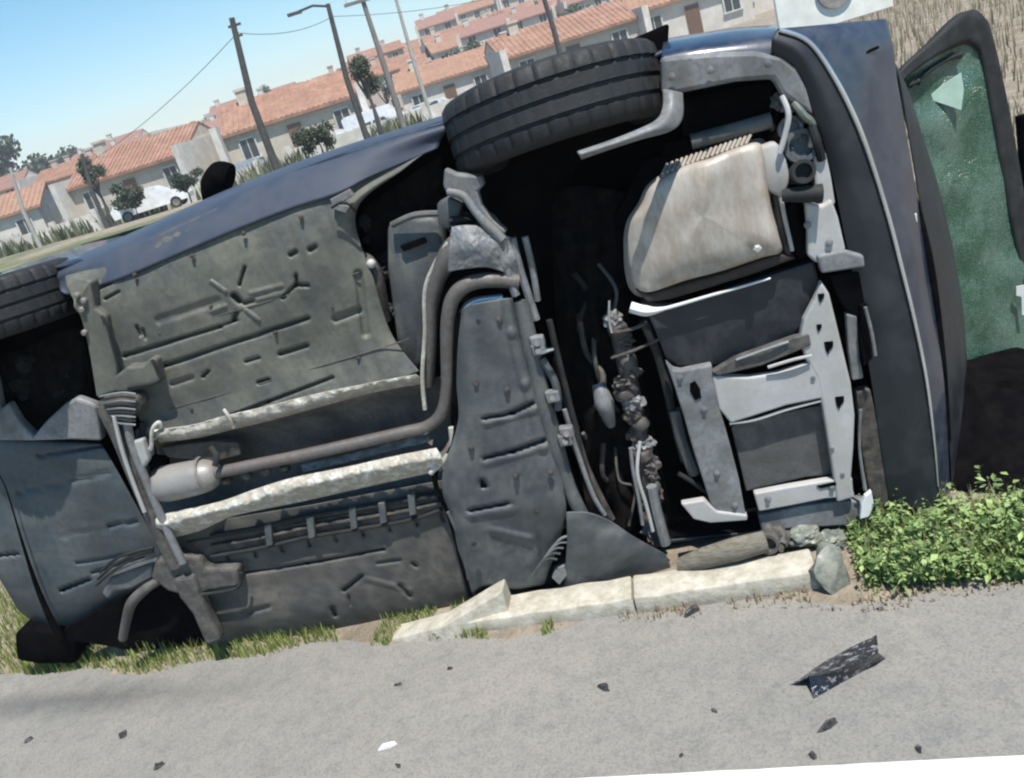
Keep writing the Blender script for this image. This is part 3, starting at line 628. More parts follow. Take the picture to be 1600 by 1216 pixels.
# upper front lip and the bent arm to the wheel
plate('front_lip', [(1032, 90), (1062, 86), (1120, 82), (1180, 80), (1222, 88), (1246, 106), (1262, 140), (1272, 180), (1250, 170), (1222, 148), (1208, 124), (1150, 128), (1062, 146), (1034, 150)], .01, .06, M['light2'], car, .012)
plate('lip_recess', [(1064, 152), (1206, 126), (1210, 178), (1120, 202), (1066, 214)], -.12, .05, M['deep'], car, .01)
skin('bent_arm', [
    [(1036, 140, .02), (1036, 168, .05), (1026, 188, .09), (996, 204, .13), (950, 222, .16), (902, 238, .18)],
    [(1050, 142, .03), (1050, 172, .07), (1036, 194, .11), (1000, 210, .15), (955, 226, .18), (905, 242, .19)],
    [(1066, 146, .02), (1066, 184, .05), (1048, 204, .09), (1004, 216, .13), (960, 230, .16), (908, 248, .18)]], M['light2'], car, nu=50, nv=5, th=.006)
tube('inner_rail', [(1080, 222, -.06), (1140, 206, -.06), (1205, 188, -.06)], .022, M['grey'], car, 10)

plate('wing_liner_edge', [(940, 92), (985, 62), (1046, 36), (1044, 70), (1034, 120), (1000, 150)], -.16, .03, M['deep'], car, .01)
def rough_back(name, rows, a, m_): skin(name, rows, m_, car, nu=70, nv=24, h=lambda x, y: a * noise.noise(Vector((x / 34, y / 52, 2))) + a * .25 * noise.noise(Vector((x / 12, y / 16, 6))), th=.004)
MGB = matte(mat('oily castings', (.008, .008, .009), .7, .0, (.022, .018, .015), .3, 10, .8, 50))
rough_back('gearbox_casing', [[(862, 300, -.26), (866, 450, -.24), (885, 620, -.22), (930, 860, -.2)], [(905, 290, -.2), (912, 450, -.16), (930, 620, -.15), (985, 860, -.14)], [(975, 300, -.26), (975, 450, -.2), (1010, 620, -.2), (1060, 850, -.2)]], .05, MGB)
rough_back('arch_inner_panel', [[(552, 345, -.2), (572, 450, -.2), (600, 545, -.2)], [(590, 310, -.17), (605, 430, -.15), (625, 540, -.15)], [(690, 240, -.2), (700, 420, -.2), (690, 540, -.2)]], .03, MGB)
rough_back('arch_inner_panel', [[(-50, 545, -.2), (20, 550, -.2), (90, 520, -.2), (128, 510, -.2)], [(-50, 590, -.17), (20, 600, -.16), (90, 590, -.16), (140, 570, -.16)], [(-50, 650, -.2), (30, 680, -.2), (100, 660, -.2), (150, 630, -.2)]], .03, MGB)
rough_back('sump_side_casting', [[(1040, 225, -.2), (1130, 205, -.2), (1215, 180, -.2)], [(1030, 255, -.16), (1120, 232, -.16), (1210, 205, -.16)]], .02, MGB)
rg = random.Random(17)
for i in range(26):
    x = rg.uniform(870, 940); y = rg.uniform(330, 780); x += (y - 330) * .10
    q = [(x, y, -.2 + rg.uniform(-.08, .06))]
    for k in range(3): q.append((q[-1][0] + rg.uniform(-14, 30), q[-1][1] + rg.uniform(12, 60), q[-1][2] + rg.uniform(-.05, .05)))
    tube('hose', q, rg.uniform(.004, .014), M[rg.choice(['black', 'dark', 'dark', 'grey', 'beam'])], car, 8)
for i in range(14):
    x = rg.uniform(570, 640); y = rg.uniform(300, 520)
    lump('arch_casting', x - 10, y, -.16 + rg.uniform(-.05, .05), rg.uniform(.01, .03), rg.uniform(.01, .03), .03, M['black'], seed=i, amp=.5)
for i in range(16):
    x = rg.uniform(1215, 1290); y = rg.uniform(150, 330)
    lump('engine_casting', x, y, -.04 + rg.uniform(-.03, .03), rg.uniform(.008, .022), rg.uniform(.01, .024), .02, M[rg.choice(['dark', 'lens', 'light2', 'grey', 'black'])], seed=i + 40, amp=.5)
for i in range(12):
    x = rg.uniform(0, 120); y = rg.uniform(560, 630)
    lump('hub_casting', x, y, -.18, rg.uniform(.01, .03), rg.uniform(.01, .03), .03, M['black'], seed=i + 70, amp=.4)
def bolt_(x, y, n, rad=.007, m_='dark'):
    bm = bmesh.new(); lathe(bm, [(.001, -.004), (rad * 1.5, -.004), (rad * 1.5, .001), (rad, .002), (rad, .007), (.001, .008)], 8)
    bmesh.ops.transform(bm, matrix=Matrix.Translation(P(x, y, n)) @ Matrix.Rotation(R_(90), 4, 'X'), verts=bm.verts); finish('bolt', bm, M[m_], car, True)
for x, y in [(748, 500), (780, 500), (744, 600), (792, 610), (736, 700), (806, 745), (740, 850), (838, 800), (860, 740), (1062, 590), (1100, 640), (1120, 740), (1148, 790), (1270, 590), (1300, 700), (1316, 740), (1262, 352), (1296, 380), (1200, 100), (1110, 110), (1050, 120), (1200, 780), (1300, 762)]:
    bolt_(x, y, .095 if x < 900 else (.022 if y > 560 else .026), .007, 'light2' if x > 900 else 'dark')
for x, y in [(210, 430), (300, 400), (380, 365), (470, 340), (250, 520), (330, 480), (430, 520), (520, 480), (560, 560), (300, 640), (470, 600)]:
    bolt_(x, y, .002, .005)
for a, b in [((275, 512), (560, 426)), ((262, 640), (640, 530))]:
    tube('pan_weld_seam', [(a[0], a[1], .001), ((a[0] + b[0]) / 2, (a[1] + b[1]) / 2 + 2, .001), (b[0], b[1], .001)], .0022, M['panlow'], car, 6)
# ---- bumper, bonnet edge, wing
skin('front_wing', [
    [(1036, 62, -.35), (1085, 54, -.35), (1150, 44, -.35), (1215, 40, -.35)],
    [(1036, 68, -.15), (1085, 60, -.15), (1150, 50, -.15), (1215, 46, -.15)],
    [(1034, 84, -.03), (1085, 74, -.03), (1150, 66, -.03), (1218, 60, -.03)],
    [(1034, 100, .0), (1080, 94, .0), (1150, 86, .0), (1225, 86, .0)]], M['paint'], car, nu=50, nv=8)
skin('front_bumper', [
    [(1205, 84, .0), (1238, 104, .0), (1262, 150, .0), (1284, 215, .0), (1300, 270, 0), (1316, 350, .0), (1330, 420, .0), (1346, 510, .0), (1362, 600, .0), (1376, 700, .0), (1392, 800, .0)],
    [(1206, 62, .015), (1250, 84, .02), (1284, 140, .02), (1310, 205, .02), (1330, 270, .02), (1352, 350, .02), (1368, 420, .02), (1386, 510, .02), (1402, 600, .02), (1420, 700, .02), (1432, 800, .02)],
    [(1212, 48, .0), (1262, 66, .0), (1302, 122, .0), (1336, 190, .0), (1362, 260, .0), (1388, 345, .0), (1406, 415, .0), (1428, 505, .0), (1446, 595, .0), (1460, 690, .0), (1470, 790, .0)]],
    M['bump'], car, nu=110, nv=12)
skin('bumper_front', [
    [(1214, 46, -.003), (1264, 65, -.003), (1304, 121, -.003), (1338, 189, -.003), (1364, 259, -.003), (1390, 344, -.003), (1408, 414, -.003), (1430, 504, -.003), (1448, 594, -.003), (1462, 689, -.003), (1472, 789, -.003)],
    [(1300, 38, -.08), (1330, 60, -.08), (1352, 110, -.08), (1376, 185, -.08), (1398, 260, -.08), (1416, 344, -.06), (1430, 414, -.05), (1446, 504, -.04), (1462, 594, -.04), (1472, 689, -.04), (1478, 789, -.04)],
    [(1384, 30, -.22), (1394, 70, -.2), (1400, 120, -.19), (1412, 190, -.18), (1424, 260, -.16), (1438, 344, -.14), (1450, 414, -.12), (1462, 504, -.10), (1474, 594, -.08), (1480, 689, -.08), (1484, 789, -.08)]],
    M['paint'], car, nu=110, nv=12)
tube('bumper_trim', [(1218, 47, .008), (1264, 66, .008), (1304, 122, .008), (1338, 190, .008), (1364, 260, .008), (1390, 345, .008), (1408, 415, .008), (1430, 505, .008), (1448, 595, .008), (1460, 690, .008), (1466, 760, .008)],
     [.006, .0065, .007, .007, .006, .006, .0055, .005, .004, .003], M['chrome'], car, 10)
skin('bonnet_edge', [
    [(1392, 96, -.24), (1404, 120, -.24), (1416, 190, -.24), (1428, 260, -.22), (1442, 344, -.2), (1454, 414, -.18), (1466, 504, -.16), (1478, 594, -.14), (1484, 689, -.14), (1487, 760, -.14)],
    [(1394, 92, -.36), (1412, 130, -.36), (1432, 200, -.36), (1452, 270, -.36), (1470, 350, -.34), (1484, 420, -.34), (1496, 504, -.34), (1502, 594, -.34), (1502, 680, -.34), (1498, 750, -.34)],
    [(1396, 96, -.55), (1418, 140, -.55), (1440, 210, -.55), (1462, 280, -.55), (1480, 350, -.55), (1494, 420, -.55), (1506, 504, -.55), (1510, 594, -.55), (1508, 680, -.55), (1502, 750, -.55)]],
    M['bump'], car, nu=80, nv=8)
tube('bonnet_gap', [(1396, 200, -.17), (1408, 250, -.17), (1424, 300, -.16), (1440, 360, -.14), (1452, 420, -.12), (1464, 504, -.11), (1474, 594, -.1), (1481, 689, -.1)], [.004, .010, .014, .016, .014, .010], M['deep'], car, 8)
tube('wing_seam', [(1336, 100, -.09), (1352, 84, -.10), (1372, 74, -.13)], .004, M['deep'], car, 6)
plate('side_marker', [(1425, 332), (1433, 334), (1434, 348), (1426, 350)], -.11, .02, M['white'], car, .003)
tube('door_mirror', [(326, 318, -.62), (334, 292, -.62), (346, 276, -.62), (360, 278, -.62)], [.02, .05, .055, .05], M['deep'], car, 14)

# ---- windscreen hanging out behind the bumper
def crackmat():
    m = bpy.data.materials.new('crazed green glass'); m.use_nodes = True; nt = m.node_tree; b = nt.nodes['Principled BSDF']
    tc = nt.nodes.new('ShaderNodeTexCoord'); v = nt.nodes.new('ShaderNodeTexVoronoi'); v.feature = 'DISTANCE_TO_EDGE'; v.inputs['Scale'].default_value = 115
    nt.links.new(tc.outputs['Object'], v.inputs['Vector'])
    nz = nt.nodes.new('ShaderNodeTexNoise'); nz.inputs['Scale'].default_value = 5; nz.inputs['Detail'].default_value = 10; nz.inputs['Roughness'].default_value = .75; nt.links.new(tc.outputs['Object'], nz.inputs['Vector'])
    r = nt.nodes.new('ShaderNodeValToRGB'); r.color_ramp.elements[0].position = .02; r.color_ramp.elements[0].color = (.24, .36, .30, 1)
    r.color_ramp.elements[1].position = .12; r.color_ramp.elements[1].color = (.018, .07, .045, 1); nt.links.new(v.outputs['Distance'], r.inputs[0])
    r2 = nt.nodes.new('ShaderNodeValToRGB'); r2.color_ramp.elements[0].position = .44; r2.color_ramp.elements[0].color = (.012, .07, .04, 1)
    r2.color_ramp.elements[1].position = .58; r2.color_ramp.elements[1].color = (.10, .17, .14, 1); nt.links.new(nz.outputs[0], r2.inputs[0])
    mx = nt.nodes.new('ShaderNodeMix'); mx.data_type = 'RGBA'; mx.inputs[0].default_value = .68
    nt.links.new(r.outputs[0], mx.inputs[6]); nt.links.new(r2.outputs[0], mx.inputs[7]); nt.links.new(mx.outputs[2], b.inputs['Base Color'])
    b.inputs['Roughness'].default_value = .22; b.inputs['Transmission Weight'].default_value = .25
    v2 = nt.nodes.new('ShaderNodeTexVoronoi'); v2.inputs['Scale'].default_value = 115; nt.links.new(tc.outputs['Object'], v2.inputs['Vector'])
    bp = nt.nodes.new('ShaderNodeBump'); bp.inputs['Strength'].default_value = .6; bp.inputs['Distance'].default_value = .003
    nt.links.new(v2.outputs['Color'], bp.inputs['Height']); nt.links.new(bp.outputs[0], b.inputs['Normal'])
    return m
o = skin('windscreen', [
    [(1402, 122, -.60), (1412, 180, -.60), (1432, 250, -.60), (1456, 330, -.60), (1476, 420, -.60), (1490, 500, -.60), (1496, 590, -.60), (1496, 640, -.6)],
    [(1450, 72, -.68), (1470, 140, -.68), (1492, 230, -.68), (1510, 320, -.68), (1524, 420, -.68), (1538, 500, -.68), (1550, 590, -.68), (1552, 640, -.68)],
    [(1512, 34, -.78), (1545, 80, -.80), (1574, 200, -.80), (1596, 320, -.80), (1616, 420, -.80), (1630, 500, -.80), (1640, 590, -.80), (1642, 640, -.8)]], crackmat(), car, nu=90, nv=16, th=.006,
    h=lambda x, y: .025 * noise.noise(Vector((x / 60, y / 70, 4))))
o['label'] = 'shattered green windscreen in a black rim'
skin('windscreen_frame', [
    [(1398, 124, -.56), (1410, 104, -.58), (1450, 68, -.64), (1490, 30, -.72), (1514, 16, -.78), (1532, 26, -.79), (1546, 56, -.8), (1570, 160, -.8), (1594, 290, -.80), (1606, 370, -.8), (1630, 480, -.8)],
    [(1402, 138, -.55), (1414, 122, -.57), (1454, 92, -.63), (1490, 74, -.71), (1508, 70, -.76), (1524, 78, -.77), (1530, 96, -.78), (1546, 180, -.78), (1566, 300, -.78), (1584, 385, -.78), (1604, 490, -.78)]],
    M['black'], car, nu=90, nv=4, th=.03)
plate('inspection_sticker', [(1448, 154), (1476, 130), (1502, 114), (1506, 140), (1502, 172)], -.655, .004, mat('pale sticker', (.45, .62, .52), .5, 0, None, 0, 20, .2), car, 0)
plate('inspection_sticker', [(1588, 448), (1604, 445), (1604, 494), (1597, 492), (1596, 464), (1588, 462)], -.72, .004, M['white'], car, 0)
for pts in [[(1422, 136, -.60), (1450, 112, -.63), (1478, 94, -.68), (1500, 86, -.72)], [(1418, 134, -.58), (1428, 130, -.59), (1434, 128, -.6)]]:
    tube('wiper_blade', pts, [.006, .009, .006, .012], M['black'], car, 8)
plate('shade_panel', [(1484, 590, -.42), (1520, 596, -.42), (1650, 590, -.42), (1740, 640, -.4), (1760, 830, .30), (1620, 850, .12), (1472, 850, -.04), (1474, 740, -.2)], -.42, .4, M['deep'], car, .03)  # added black panel, stands in for the deep shade behind the bumper
tube('roof_edge', [(1600, 180, -.98), (1606, 260, -.98), (1610, 330, -.98), (1626, 400, -.98)], .03, M['deep'], car, 10)

# ================================================================== GROUND
def edge_y(x): return 2.43 - .36 * x + .03 * math.sin(x * 5) + .02 * math.sin(x * 13 + 1)
def sm(a, b, x): t = max(0, min(1, (x - a) / (b - a))); return t * t * (3 - 2 * t)
def zt(x, y):
    e = edge_y(x); z = -.004
    if y > e - .02:
        k = sm(0, .22, y - e)
        z = .004 + k * (.02 + .12 * sm(-.7, -1.7, x)) * (1 - sm(5, 12, y))
        z += .012 * noise.noise(Vector((x * 4, y * 4, 0))) * k
    z += -1.0 * sm(35, 62, y) + (2.4 + 3.6 * sm(-14, 6, x)) * sm(66, 165, y) - 3 * sm(165, 230, y)
    z += 34 * sm(300, 520, y) * (.75 + .35 * noise.noise(Vector((x / 120, y / 200, 3)))) * sm(120, -260, x)
    if y > 12: z += .25 * noise.noise(Vector((x / 9, y / 9, 1))) * sm(12, 40, y)
    return z
def grid(name, xs, ys, mt_, fz, kind='structure'):
    vs = [(x, y, fz(x, y)) for y in ys for x in xs]; nx = len(xs)
    fs = [(j * nx + i, j * nx + i + 1, (j + 1) * nx + i + 1, (j + 1) * nx + i) for j in range(len(ys) - 1) for i in range(nx - 1)]
    return tag(raw(name, vs, fs, mt_, None, True), kind=kind)
def lin(a, b, n): return [a + (b - a) * i / (n - 1) for i in range(n)]
def geo(a, b, n): return [a * (b / a) ** (i / (n - 1)) for i in range(n)]
def groundmat():
    m = bpy.data.materials.new('dirt and dry grass'); m.use_nodes = True; nt = m.node_tree; b = nt.nodes['Principled BSDF']; b.inputs['Roughness'].default_value = .95
    tc = nt.nodes.new('ShaderNodeTexCoord')
    def nz(s, d=8, r=.6):
        n = nt.nodes.new('ShaderNodeTexNoise'); n.inputs['Scale'].default_value = s; n.inputs['Detail'].default_value = d; n.inputs['Roughness'].default_value = r
        nt.links.new(tc.outputs['Object'], n.inputs['Vector']); return n.outputs[0]
    def ramp(src, st):
        r = nt.nodes.new('ShaderNodeValToRGB'); nt.links.new(src, r.inputs[0]); e = r.color_ramp.elements
        e[0].position, e[0].color = st[0][0], (*st[0][1], 1); e[1].position, e[1].color = st[-1][0], (*st[-1][1], 1)
        for p, c in st[1:-1]: q = e.new(p); q.color = (*c, 1)
        return r.outputs[0]
    dry = ramp(nz(3, 10, .75), [(.3, (.12, .095, .065)), (.5, (.24, .20, .15)), (.7, (.36, .31, .24))])
    grn = ramp(nz(5, 10, .75), [(.3, (.045, .06, .02)), (.55, (.10, .12, .045)), (.75, (.20, .19, .09))])
    f = ramp(nz(.12, 5, .55), [(.46, (0, 0, 0)), (.56, (1, 1, 1))])
    sep = nt.nodes.new('ShaderNodeSeparateXYZ'); nt.links.new(tc.outputs['Object'], sep.inputs[0])
    fx = nt.nodes.new('ShaderNodeMapRange'); fx.inputs[1].default_value = 2.5; fx.inputs[2].default_value = -1.0; nt.links.new(sep.outputs[0], fx.inputs[0])
    mu = nt.nodes.new('ShaderNodeMath'); mu.operation = 'MULTIPLY'; nt.links.new(f, mu.inputs[0]); nt.links.new(fx.outputs[0], mu.inputs[1])
    mx = nt.nodes.new('ShaderNodeMix'); mx.data_type = 'RGBA'; nt.links.new(mu.outputs[0], mx.inputs[0]); nt.links.new(dry, mx.inputs[6]); nt.links.new(grn, mx.inputs[7])
    nt.links.new(mx.outputs[2], b.inputs['Base Color'])
    bp = nt.nodes.new('ShaderNodeBump'); bp.inputs['Strength'].default_value = .8; bp.inputs['Distance'].default_value = .03; nt.links.new(nz(40), bp.inputs['Height']); nt.links.new(bp.outputs[0], b.inputs['Normal'])
    return m
def asphaltmat():
    m = bpy.data.materials.new('pale worn asphalt'); m.use_nodes = True; nt = m.node_tree; b = nt.nodes['Principled BSDF']; b.inputs['Roughness'].default_value = .9
    tc = nt.nodes.new('ShaderNodeTexCoord')
    def nz(s, d=8, r=.6, sc_=None):
        n = nt.nodes.new('ShaderNodeTexNoise'); n.inputs['Scale'].default_value = s; n.inputs['Detail'].default_value = d; n.inputs['Roughness'].default_value = r
        if sc_:
            mp = nt.nodes.new('ShaderNodeMapping'); mp.inputs['Scale'].default_value = sc_; mp.inputs['Rotation'].default_value = (0, 0, R_(19)); nt.links.new(tc.outputs['Object'], mp.inputs[0]); nt.links.new(mp.outputs[0], n.inputs['Vector'])
        else: nt.links.new(tc.outputs['Object'], n.inputs['Vector'])
        return n.outputs[0]
    def ramp(src, st):
        r = nt.nodes.new('ShaderNodeValToRGB'); nt.links.new(src, r.inputs[0]); e = r.color_ramp.elements
        e[0].position, e[0].color = st[0][0], (*st[0][1], 1); e[1].position, e[1].color = st[-1][0], (*st[-1][1], 1)
        for p, c in st[1:-1]: q = e.new(p); q.color = (*c, 1)
        return r.outputs[0]
    a = ramp(nz(1.1, 6, .6, (1, 1.6, 1)), [(.3, (.165, .168, .16)), (.46, (.20, .192, .178)), (.6, (.215, .205, .188)), (.72, (.24, .218, .20))])
    sp = ramp(nz(140, 3, .7), [(.34, (.66, .66, .66)), (.5, (1, 1, 1)), (.66, (1.12, 1.12, 1.1))])
    mx = nt.nodes.new('ShaderNodeMix'); mx.data_type = 'RGBA'; mx.blend_type = 'MULTIPLY'; mx.inputs[0].default_value = .8; nt.links.new(a, mx.inputs[6]); nt.links.new(sp, mx.inputs[7])
    sp2 = ramp(nz(14, 6, .8), [(.3, (.78, .78, .8)), (.5, (1, 1, 1)), (.72, (1.12, 1.08, 1.02))])
    my = nt.nodes.new('ShaderNodeMix'); my.data_type = 'RGBA'; my.blend_type = 'MULTIPLY'; my.inputs[0].default_value = 1; nt.links.new(mx.outputs[2], my.inputs[6]); nt.links.new(sp2, my.inputs[7])
    sep = nt.nodes.new('ShaderNodeSeparateXYZ'); nt.links.new(tc.outputs['Object'], sep.inputs[0])
    def mth(op, a_, b_):
        k = nt.nodes.new('ShaderNodeMath'); k.operation = op
        for i_, v_ in enumerate((a_, b_)):
            if hasattr(v_, 'links'): nt.links.new(v_, k.inputs[i_])
            else: k.inputs[i_].default_value = v_
        return k.outputs[0]
    dd = mth('ADD', mth('MULTIPLY', sep.outputs[0], .36), sep.outputs[1])      # darker band along the verge, towards the left
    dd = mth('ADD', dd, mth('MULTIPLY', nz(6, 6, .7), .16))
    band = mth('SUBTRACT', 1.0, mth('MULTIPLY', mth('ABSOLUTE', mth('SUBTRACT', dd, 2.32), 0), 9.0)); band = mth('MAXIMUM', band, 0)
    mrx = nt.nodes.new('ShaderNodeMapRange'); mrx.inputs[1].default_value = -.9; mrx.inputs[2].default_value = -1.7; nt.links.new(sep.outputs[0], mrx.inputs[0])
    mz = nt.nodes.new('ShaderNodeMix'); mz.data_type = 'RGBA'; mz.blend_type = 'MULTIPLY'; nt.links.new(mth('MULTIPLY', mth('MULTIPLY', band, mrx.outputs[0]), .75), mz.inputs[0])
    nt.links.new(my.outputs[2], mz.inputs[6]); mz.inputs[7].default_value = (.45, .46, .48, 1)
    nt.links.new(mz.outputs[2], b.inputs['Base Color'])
    bp = nt.nodes.new('ShaderNodeBump'); bp.inputs['Strength'].default_value = .45; bp.inputs['Distance'].default_value = .004; nt.links.new(nz(160, 4, .7), bp.inputs['Height']); nt.links.new(bp.outputs[0], b.inputs['Normal'])
    return m
MG = groundmat()
xs = [-x for x in reversed(geo(8, 600, 40))] + lin(-7.8, 7.8, 150) + geo(8, 600, 40)
ys = lin(-12, 1.0, 8) + lin(1.1, 7, 100) + geo(7.2, 900, 90)
grid('ground', xs, ys, MG, zt)
# road: sheet whose far edge follows the ragged verge line
vs = []; fs = []
rx = lin(-60, -6, 20) + lin(-5.8, 5, 260) + lin(5.2, 60, 20)
for x in rx:
    e = edge_y(x) + .02 * noise.noise(Vector((x * 9, 0, 0))) + .012 * noise.noise(Vector((x * 30, 1, 0)))
    vs += [(x, e, .004), (x, e - .8, .004), (x, e - 7, .004)]
for i in range(len(rx) - 1):
    a = i * 3; fs += [(a, a + 1, a + 4, a + 3), (a + 1, a + 2, a + 5, a + 4)]
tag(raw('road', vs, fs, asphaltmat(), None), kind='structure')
# painted edge line
l0 = gnd(960, 1217); l1 = gnd(1600, 1184); ld = (l1 - l0).normalized(); ln = Vector((ld.y, -ld.x, 0))
if ln.y > 0: ln = -ln
vs = []; fs = []
q0 = l0 - ld * 30; N_ = 700
for i in range(N_ + 1):
    p = q0 + ld * (45 * i / N_); j = .004 * noise.noise(Vector((i * .7, 0, 0)))
    vs += [p + Vector((0, j, .008)), p + ln * .13 + Vector((0, j, .008))]
for i in range(N_): a = i * 2; fs.append((a, a + 1, a + 3, a + 2))
tag(raw('road_edge_line', vs, fs, mat('road paint', (.72, .72, .68), .7, 0, (.45, .44, .40), .35, 12, .4, 90)), kind='structure')

# ---- kerb stones
def kerb(name, base, tops, depth, m_, label, grp):
    """base / tops: lists of world points along the front face"""
    bm = bmesh.new(); back = Vector((.22, .97, 0)) * depth
    A = [bm.verts.new(p) for p in base]; B = [bm.verts.new(p) for p in tops]; Cc = [bm.verts.new(p + back) for p in tops]; Dd = [bm.verts.new(p + back) for p in base]
    n = len(base)
    for i in range(n - 1):
        bm.faces.new((A[i], A[i + 1], B[i + 1], B[i])); bm.faces.new((B[i], B[i + 1], Cc[i + 1], Cc[i])); bm.faces.new((Cc[i], Cc[i + 1], Dd[i + 1], Dd[i])); bm.faces.new((A[i], Dd[i], Dd[i + 1], A[i + 1]))
    bm.faces.new((A[0], B[0], Cc[0], Dd[0])); bm.faces.new((A[-1], Dd[-1], Cc[-1], B[-1]))
    bmesh.ops.recalc_face_normals(bm, faces=bm.faces[:]); bevel(bm, .008, 2)
    o = finish(name, bm, m_, None, True); tag(o, label, 'kerb', grp); return o
MK = mat('pale concrete kerb', (.54, .51, .44), .88, 0, (.26, .23, .17), .4, 9, .9, 50, grime=.12)
k0 = gnd(735, 992); k1 = gnd(1284, 924)
def kpt(t, z): p = k0.lerp(k1, t); return Vector((p.x, p.y, z + .003 * math.sin(t * 40)))
for (a, b, lab) in [(0.0, .50, 'pale concrete kerb stone from the raised slab to under the torn grey liner'), (.504, 1.0, 'pale concrete kerb stone ending beside the green weeds at the right')]:
    T = lin(a, b, 8); kerb('kerb_stone', [kpt(t, -.02) for t in T], [kpt(t, .048 + .022 * t) for t in T], .13, MK, lab, 'kerb stones under the car')
def slab():
    bm = bmesh.new(); f = [gnd(612, 1006), gnd(700, 1002), gnd(800, 975)]
    zs = [.012, .055, .125]
    bk = Vector((.25, .96, 0)) * .09
    A = [bm.verts.new(p + Vector((0, 0, -.02))) for p in f]; B = [bm.verts.new(p + Vector((0, 0, z)) + bk * .1) for p, z in zip(f, zs)]
    Cc = [bm.verts.new(p + bk + Vector((0, 0, z))) for p, z in zip(f, zs)]; Dd = [bm.verts.new(p + bk + Vector((0, 0, -.02))) for p in f]
    for i in range(2):
        bm.faces.new((A[i], A[i + 1], B[i + 1], B[i])); bm.faces.new((B[i], B[i + 1], Cc[i + 1], Cc[i])); bm.faces.new((Cc[i], Cc[i + 1], Dd[i + 1], Dd[i])); bm.faces.new((A[i], Dd[i], Dd[i + 1], A[i + 1]))
    bm.faces.new((A[0], B[0], Cc[0], Dd[0])); bm.faces.new((A[-1], Dd[-1], Cc[-1], B[-1]))
    bmesh.ops.recalc_face_normals(bm, faces=bm.faces[:]); bevel(bm, .005, 2)
    return tag(finish('kerb_stone', bm, MK), 'wedge shaped pale kerb slab pushed up against the dusty floor pan', 'kerb', 'kerb stones under the car')
slab()

# ================================================================== PLANTS NEAR THE CAR
def leafmat(name, col, col2):
    m = bpy.data.materials.new(name); m.use_nodes = True; nt = m.node_tree; b = nt.nodes['Principled BSDF']; b.inputs['Roughness'].default_value = .55
    g = nt.nodes.new('ShaderNodeNewGeometry'); r = nt.nodes.new('ShaderNodeValToRGB'); e = r.color_ramp.elements
    e[0].color = (*col, 1); e[1].color = (*col2, 1); nt.links.new(g.outputs['Random Per Island'], r.inputs[0]); nt.links.new(r.outputs[0], b.inputs['Base Color'])
    t = nt.nodes.new('ShaderNodeBsdfTranslucent'); nt.links.new(r.outputs[0], t.inputs[0]); mx = nt.nodes.new('ShaderNodeMixShader'); mx.inputs[0].default_value = .3
    nt.links.new(b.outputs[0], mx.inputs[1]); nt.links.new(t.outputs[0], mx.inputs[2]); nt.links.new(mx.outputs[0], nt.nodes['Material Output'].inputs[0]); return m
ML = leafmat('bright weed leaves', (.03, .08, .015), (.40, .52, .20)); MGr = leafmat('short yellow green grass', (.09, .15, .03), (.34, .37, .12)); MD = leafmat('dry stalks', (.16, .12, .07), (.42, .35, .25)); MT = leafmat('dark tree leaves', (.02, .035, .02), (.06, .085, .045))
def blades(name, pts, hmin, hmax, wd, m_, label=None, lean=.5, rg=random.Random(5)):
    vs = []; fs = []
    for p in pts:
        h_ = rg.uniform(hmin, hmax); a = rg.uniform(0, 6.283); d = Vector((math.cos(a), math.sin(a), 0)); s = Vector((-d.y, d.x, 0)) * wd * rg.uniform(.6, 1.3)
        l = rg.uniform(0, lean) * h_; k = len(vs)
        vs += [p - s, p + s, p + d * l * .35 + s * .7 + Vector((0, 0, h_ * .6)), p + d * l * .35 - s * .7 + Vector((0, 0, h_ * .6)), p + d * l + Vector((0, 0, h_))]
        fs += [(k, k + 1, k + 2, k + 3), (k + 3, k + 2, k + 4)]
    return tag(raw(name, vs, fs, m_), label, kind='stuff')
rg = random.Random(11)
def vg(n, x0, x1, d0, d1, f=None):
    out = []
    while len(out) < n:
        x = rg.uniform(x0, x1); y = edge_y(x) + rg.uniform(d0, d1)
        if f and not f(x, y): continue
        out.append(Vector((x, y, zt(x, y))))
    return out
patch = lambda x, y: noise.noise(Vector((x * 3, y * 3, 7))) > -.25 + rg.uniform(-.2, .2)
blades('grass', vg(9000, -3.6, -.9, -.02, .35, patch), .02, .075, .0025, MGr, rg=rg)
blades('grass', vg(1300, -.95, -.1, -.02, .16, lambda x, y: noise.noise(Vector((x * 7, y * 7, 2))) > -.02), .012, .045, .0022, MGr, rg=rg)
blades('grass', vg(22000, -6, -1.8, .3, 5.0), .03, .10, .004, MGr, rg=rg)
blades('dry_grass', vg(650, .1, 1.6, -.05, .06, lambda x, y: noise.noise(Vector((x * 6, y * 6, 2))) > .02), .008, .035, .003, MD, rg=rg)
blades('dry_grass', [Vector((x, y, zt(x, y))) for x, y in ((rg.uniform(1.5, 22), 4 + 22 * rg.random() ** 1.5) for _ in range(26000)) if x < y * .95 + 1], .06, .34, .008, MD, rg=rg)
